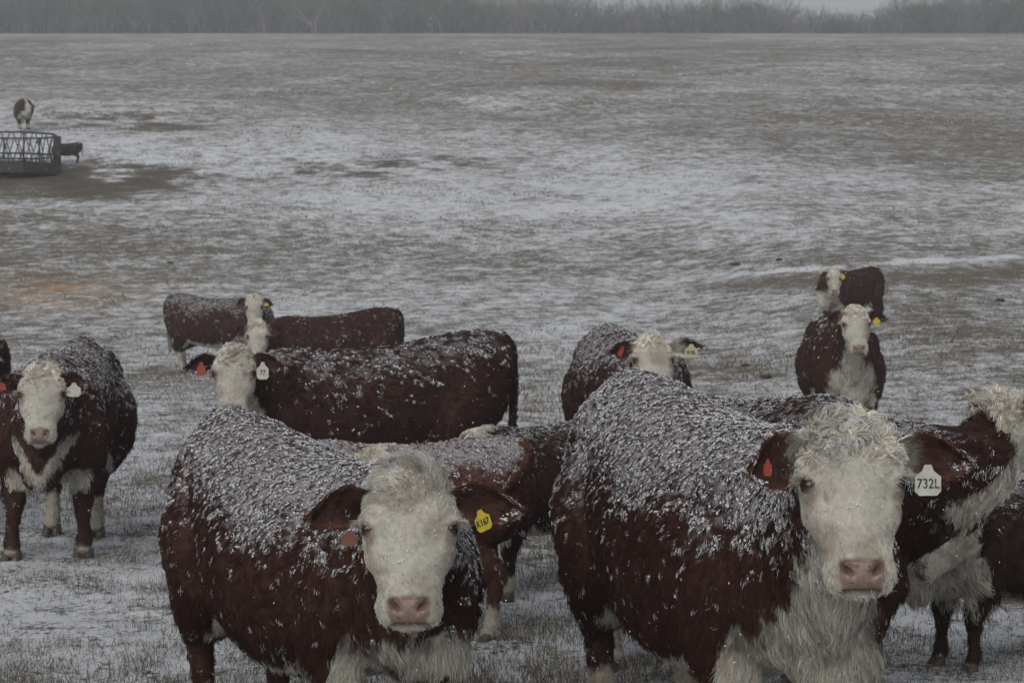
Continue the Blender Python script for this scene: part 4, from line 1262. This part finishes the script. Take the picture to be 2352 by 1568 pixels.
# calf at the right edge
cow('calf', 'dark curly calf at the right edge, white brisket, round white tag', 'calf', .66,
    (2.88, 8.75), -72, W(2212, 1165, 540), -68, 50, 540, GC, voxel=.018, hs=.70, seed=27, snow=.45, throat=.9, brisket=.30, crest=0, red=.6, belly_w=.12,
    hairlen=1.8, tags=(dict(side=1, w=.065, h=.065, mat=M_TAGW, text='809\nL', size=.022, at=(.15, .12, .04), face=0),), socks=(.05, .2),
    legs=(dict(x=-.02), dict(x=.03), {}, {}))
# mostly out of frame on the left
cow('cow', 'red cow cut off by the left edge, only its rump showing', 'cow', .98,
    (-3.95, 14.7), -80, W(-420, 830, 300), -80, 50, 300, GH, voxel=.02, hs=1.0, seed=29, snow=.6)
cow('calf', 'calf at the left edge, only a dark pale-rimmed ear showing', 'calf', .82,
    (-4.3, 13.9), 10, W(-42, 935, 340), 5, 55, 340, GC, voxel=.02, hs=.85, seed=31, snow=.4, red=.6, ears=(dict(), dict(L=.17)))
# at the feeder
cow('cow', 'far cow standing on the slope behind the hay feeder', 'cow', 1.0,
    (W(45, 0, 56)[0], 79.0), 18, W(64, 240, 57), 25, 55, 57, GH, fur=0, voxel=.03, hs=1.0, seed=33, snow=.3, throat=.2, red=.6, brisket=.05)
cow('calf', 'small dark calf standing at the right side of the hay feeder', 'calf', .58,
    (W(176, 0, 64)[0], 69.5), -88, W(130, 356, 64), -95, 50, 66, GC, fur=0, voxel=.03, hs=.6, seed=35, snow=.1, throat=.0, red=.45, brisket=0, belly_w=-.1, socks=(0, 0))

# ---------------------------------------------------------------- dark clods in the field
for px, py, w_ in ((392, 642, 16), (1690, 646, 20), (1790, 640, 18), (2298, 690, 22), (1868, 778, 14), (2228, 842, 13), (1712, 840, 20), (1760, 866, 24)):
    d_ = 20.0
    for _ in range(40):
        x_ = (px - 1176) * d_ / F; zt = g0(x_, d_)
        yp = HY + F * (CAMH - zt) / d_
        d_ = max(6.5, d_ * (1 + .35 * (yp - py) / max(60, abs(yp - HY) + 60)))
    so = Solid(); r_ = w_ / 2 * d_ / F
    so.ellipsoid((0, 0, 0), (r_, r_ * .9, r_ * .38), 0, 18, 10)
    vv = so.V[0]; vv = vv * (1 + .45 * noise(vv / r_ + px, 2.1, 3) + .2 * noise(vv / r_ + px, 6, 4))[:, None]
    o = mesh_np('clod', vv, so.F, M_CLOD); o.location = ((px - 1176) * d_ / F, d_, g0((px - 1176) * d_ / F, d_) + r_ * .08)
    tag(o, 'small dark clod lying in the thin snow', 'clod', 'dark clods scattered over the field')

# ---------------------------------------------------------------- falling snow
def snowfall():
    n = 34000
    Y = 4.0 + 30 * rng.random(n) ** .8
    X = (rng.random(n) * 2 - 1) * (.33 * Y + .4)
    Z = rng.random(n) * 6.0 - .1
    Z = np.where(rng.random(n) < .85, CAMH + (rng.random(n) * .40 - .24) * Y, Z)
    k = (Z > .05) & (Z < 8.5); X, Y, Z = X[k], Y[k], Z[k]; n = len(X)
    bm = bmesh.new(); bmesh.ops.create_icosphere(bm, subdivisions=1, radius=1)
    iv = np.array([v.co[:] for v in bm.verts]); if_ = np.array([[v.index for v in f.verts] for f in bm.faces]); bm.free()
    r = .0007 + .0013 * rng.random(n) ** 2
    jit = .7 + .6 * rng.random((n, len(iv)))
    vv = np.stack([X, Y, Z], -1)[:, None] + iv[None] * (r[:, None] * jit)[..., None] * [1, 1, 1.3]
    ff = (if_[None] + (np.arange(n) * len(iv))[:, None, None]).reshape(-1, 3)
    o = mesh_np('falling_snow', vv.reshape(-1, 3), ff, M_SNOW)
    tag(o, 'fine snowflakes drifting down through the air', None, None, 'stuff')
snowfall()

# ---------------------------------------------------------------- haze
def haze():
    bm = bmesh.new(); bmesh.ops.create_cube(bm, size=1)
    me = bpy.data.meshes.new('haze'); bm.to_mesh(me); bm.free()
    o = link(bpy.data.objects.new('haze', me))
    o.dimensions = (1, 1, 1)
    x0, x1, y0, y1, z0, z1 = -620, 620, -60, 1120, -1.5, 62
    o.scale = (x1 - x0, y1 - y0, z1 - z0); o.location = ((x0 + x1) / 2, (y0 + y1) / 2, (z0 + z1) / 2)
    m = bpy.data.materials.new('haze'); m.use_nodes = True; nt = m.node_tree; nt.nodes.clear()
    out = nt.nodes.new('ShaderNodeOutputMaterial'); v = nt.nodes.new('ShaderNodeVolumePrincipled')
    v.inputs['Color'].default_value = (.90, .93, .97, 1); v.inputs['Density'].default_value = .0018
    v.inputs['Anisotropy'].default_value = .2
    nt.links.new(v.outputs[0], out.inputs['Volume'])
    me.materials.append(m)
    tag(o, 'thin grey haze of falling snow over the whole field', None, None, 'stuff')
haze()
print('script %.1fs' % (time.time() - T0), flush=True)
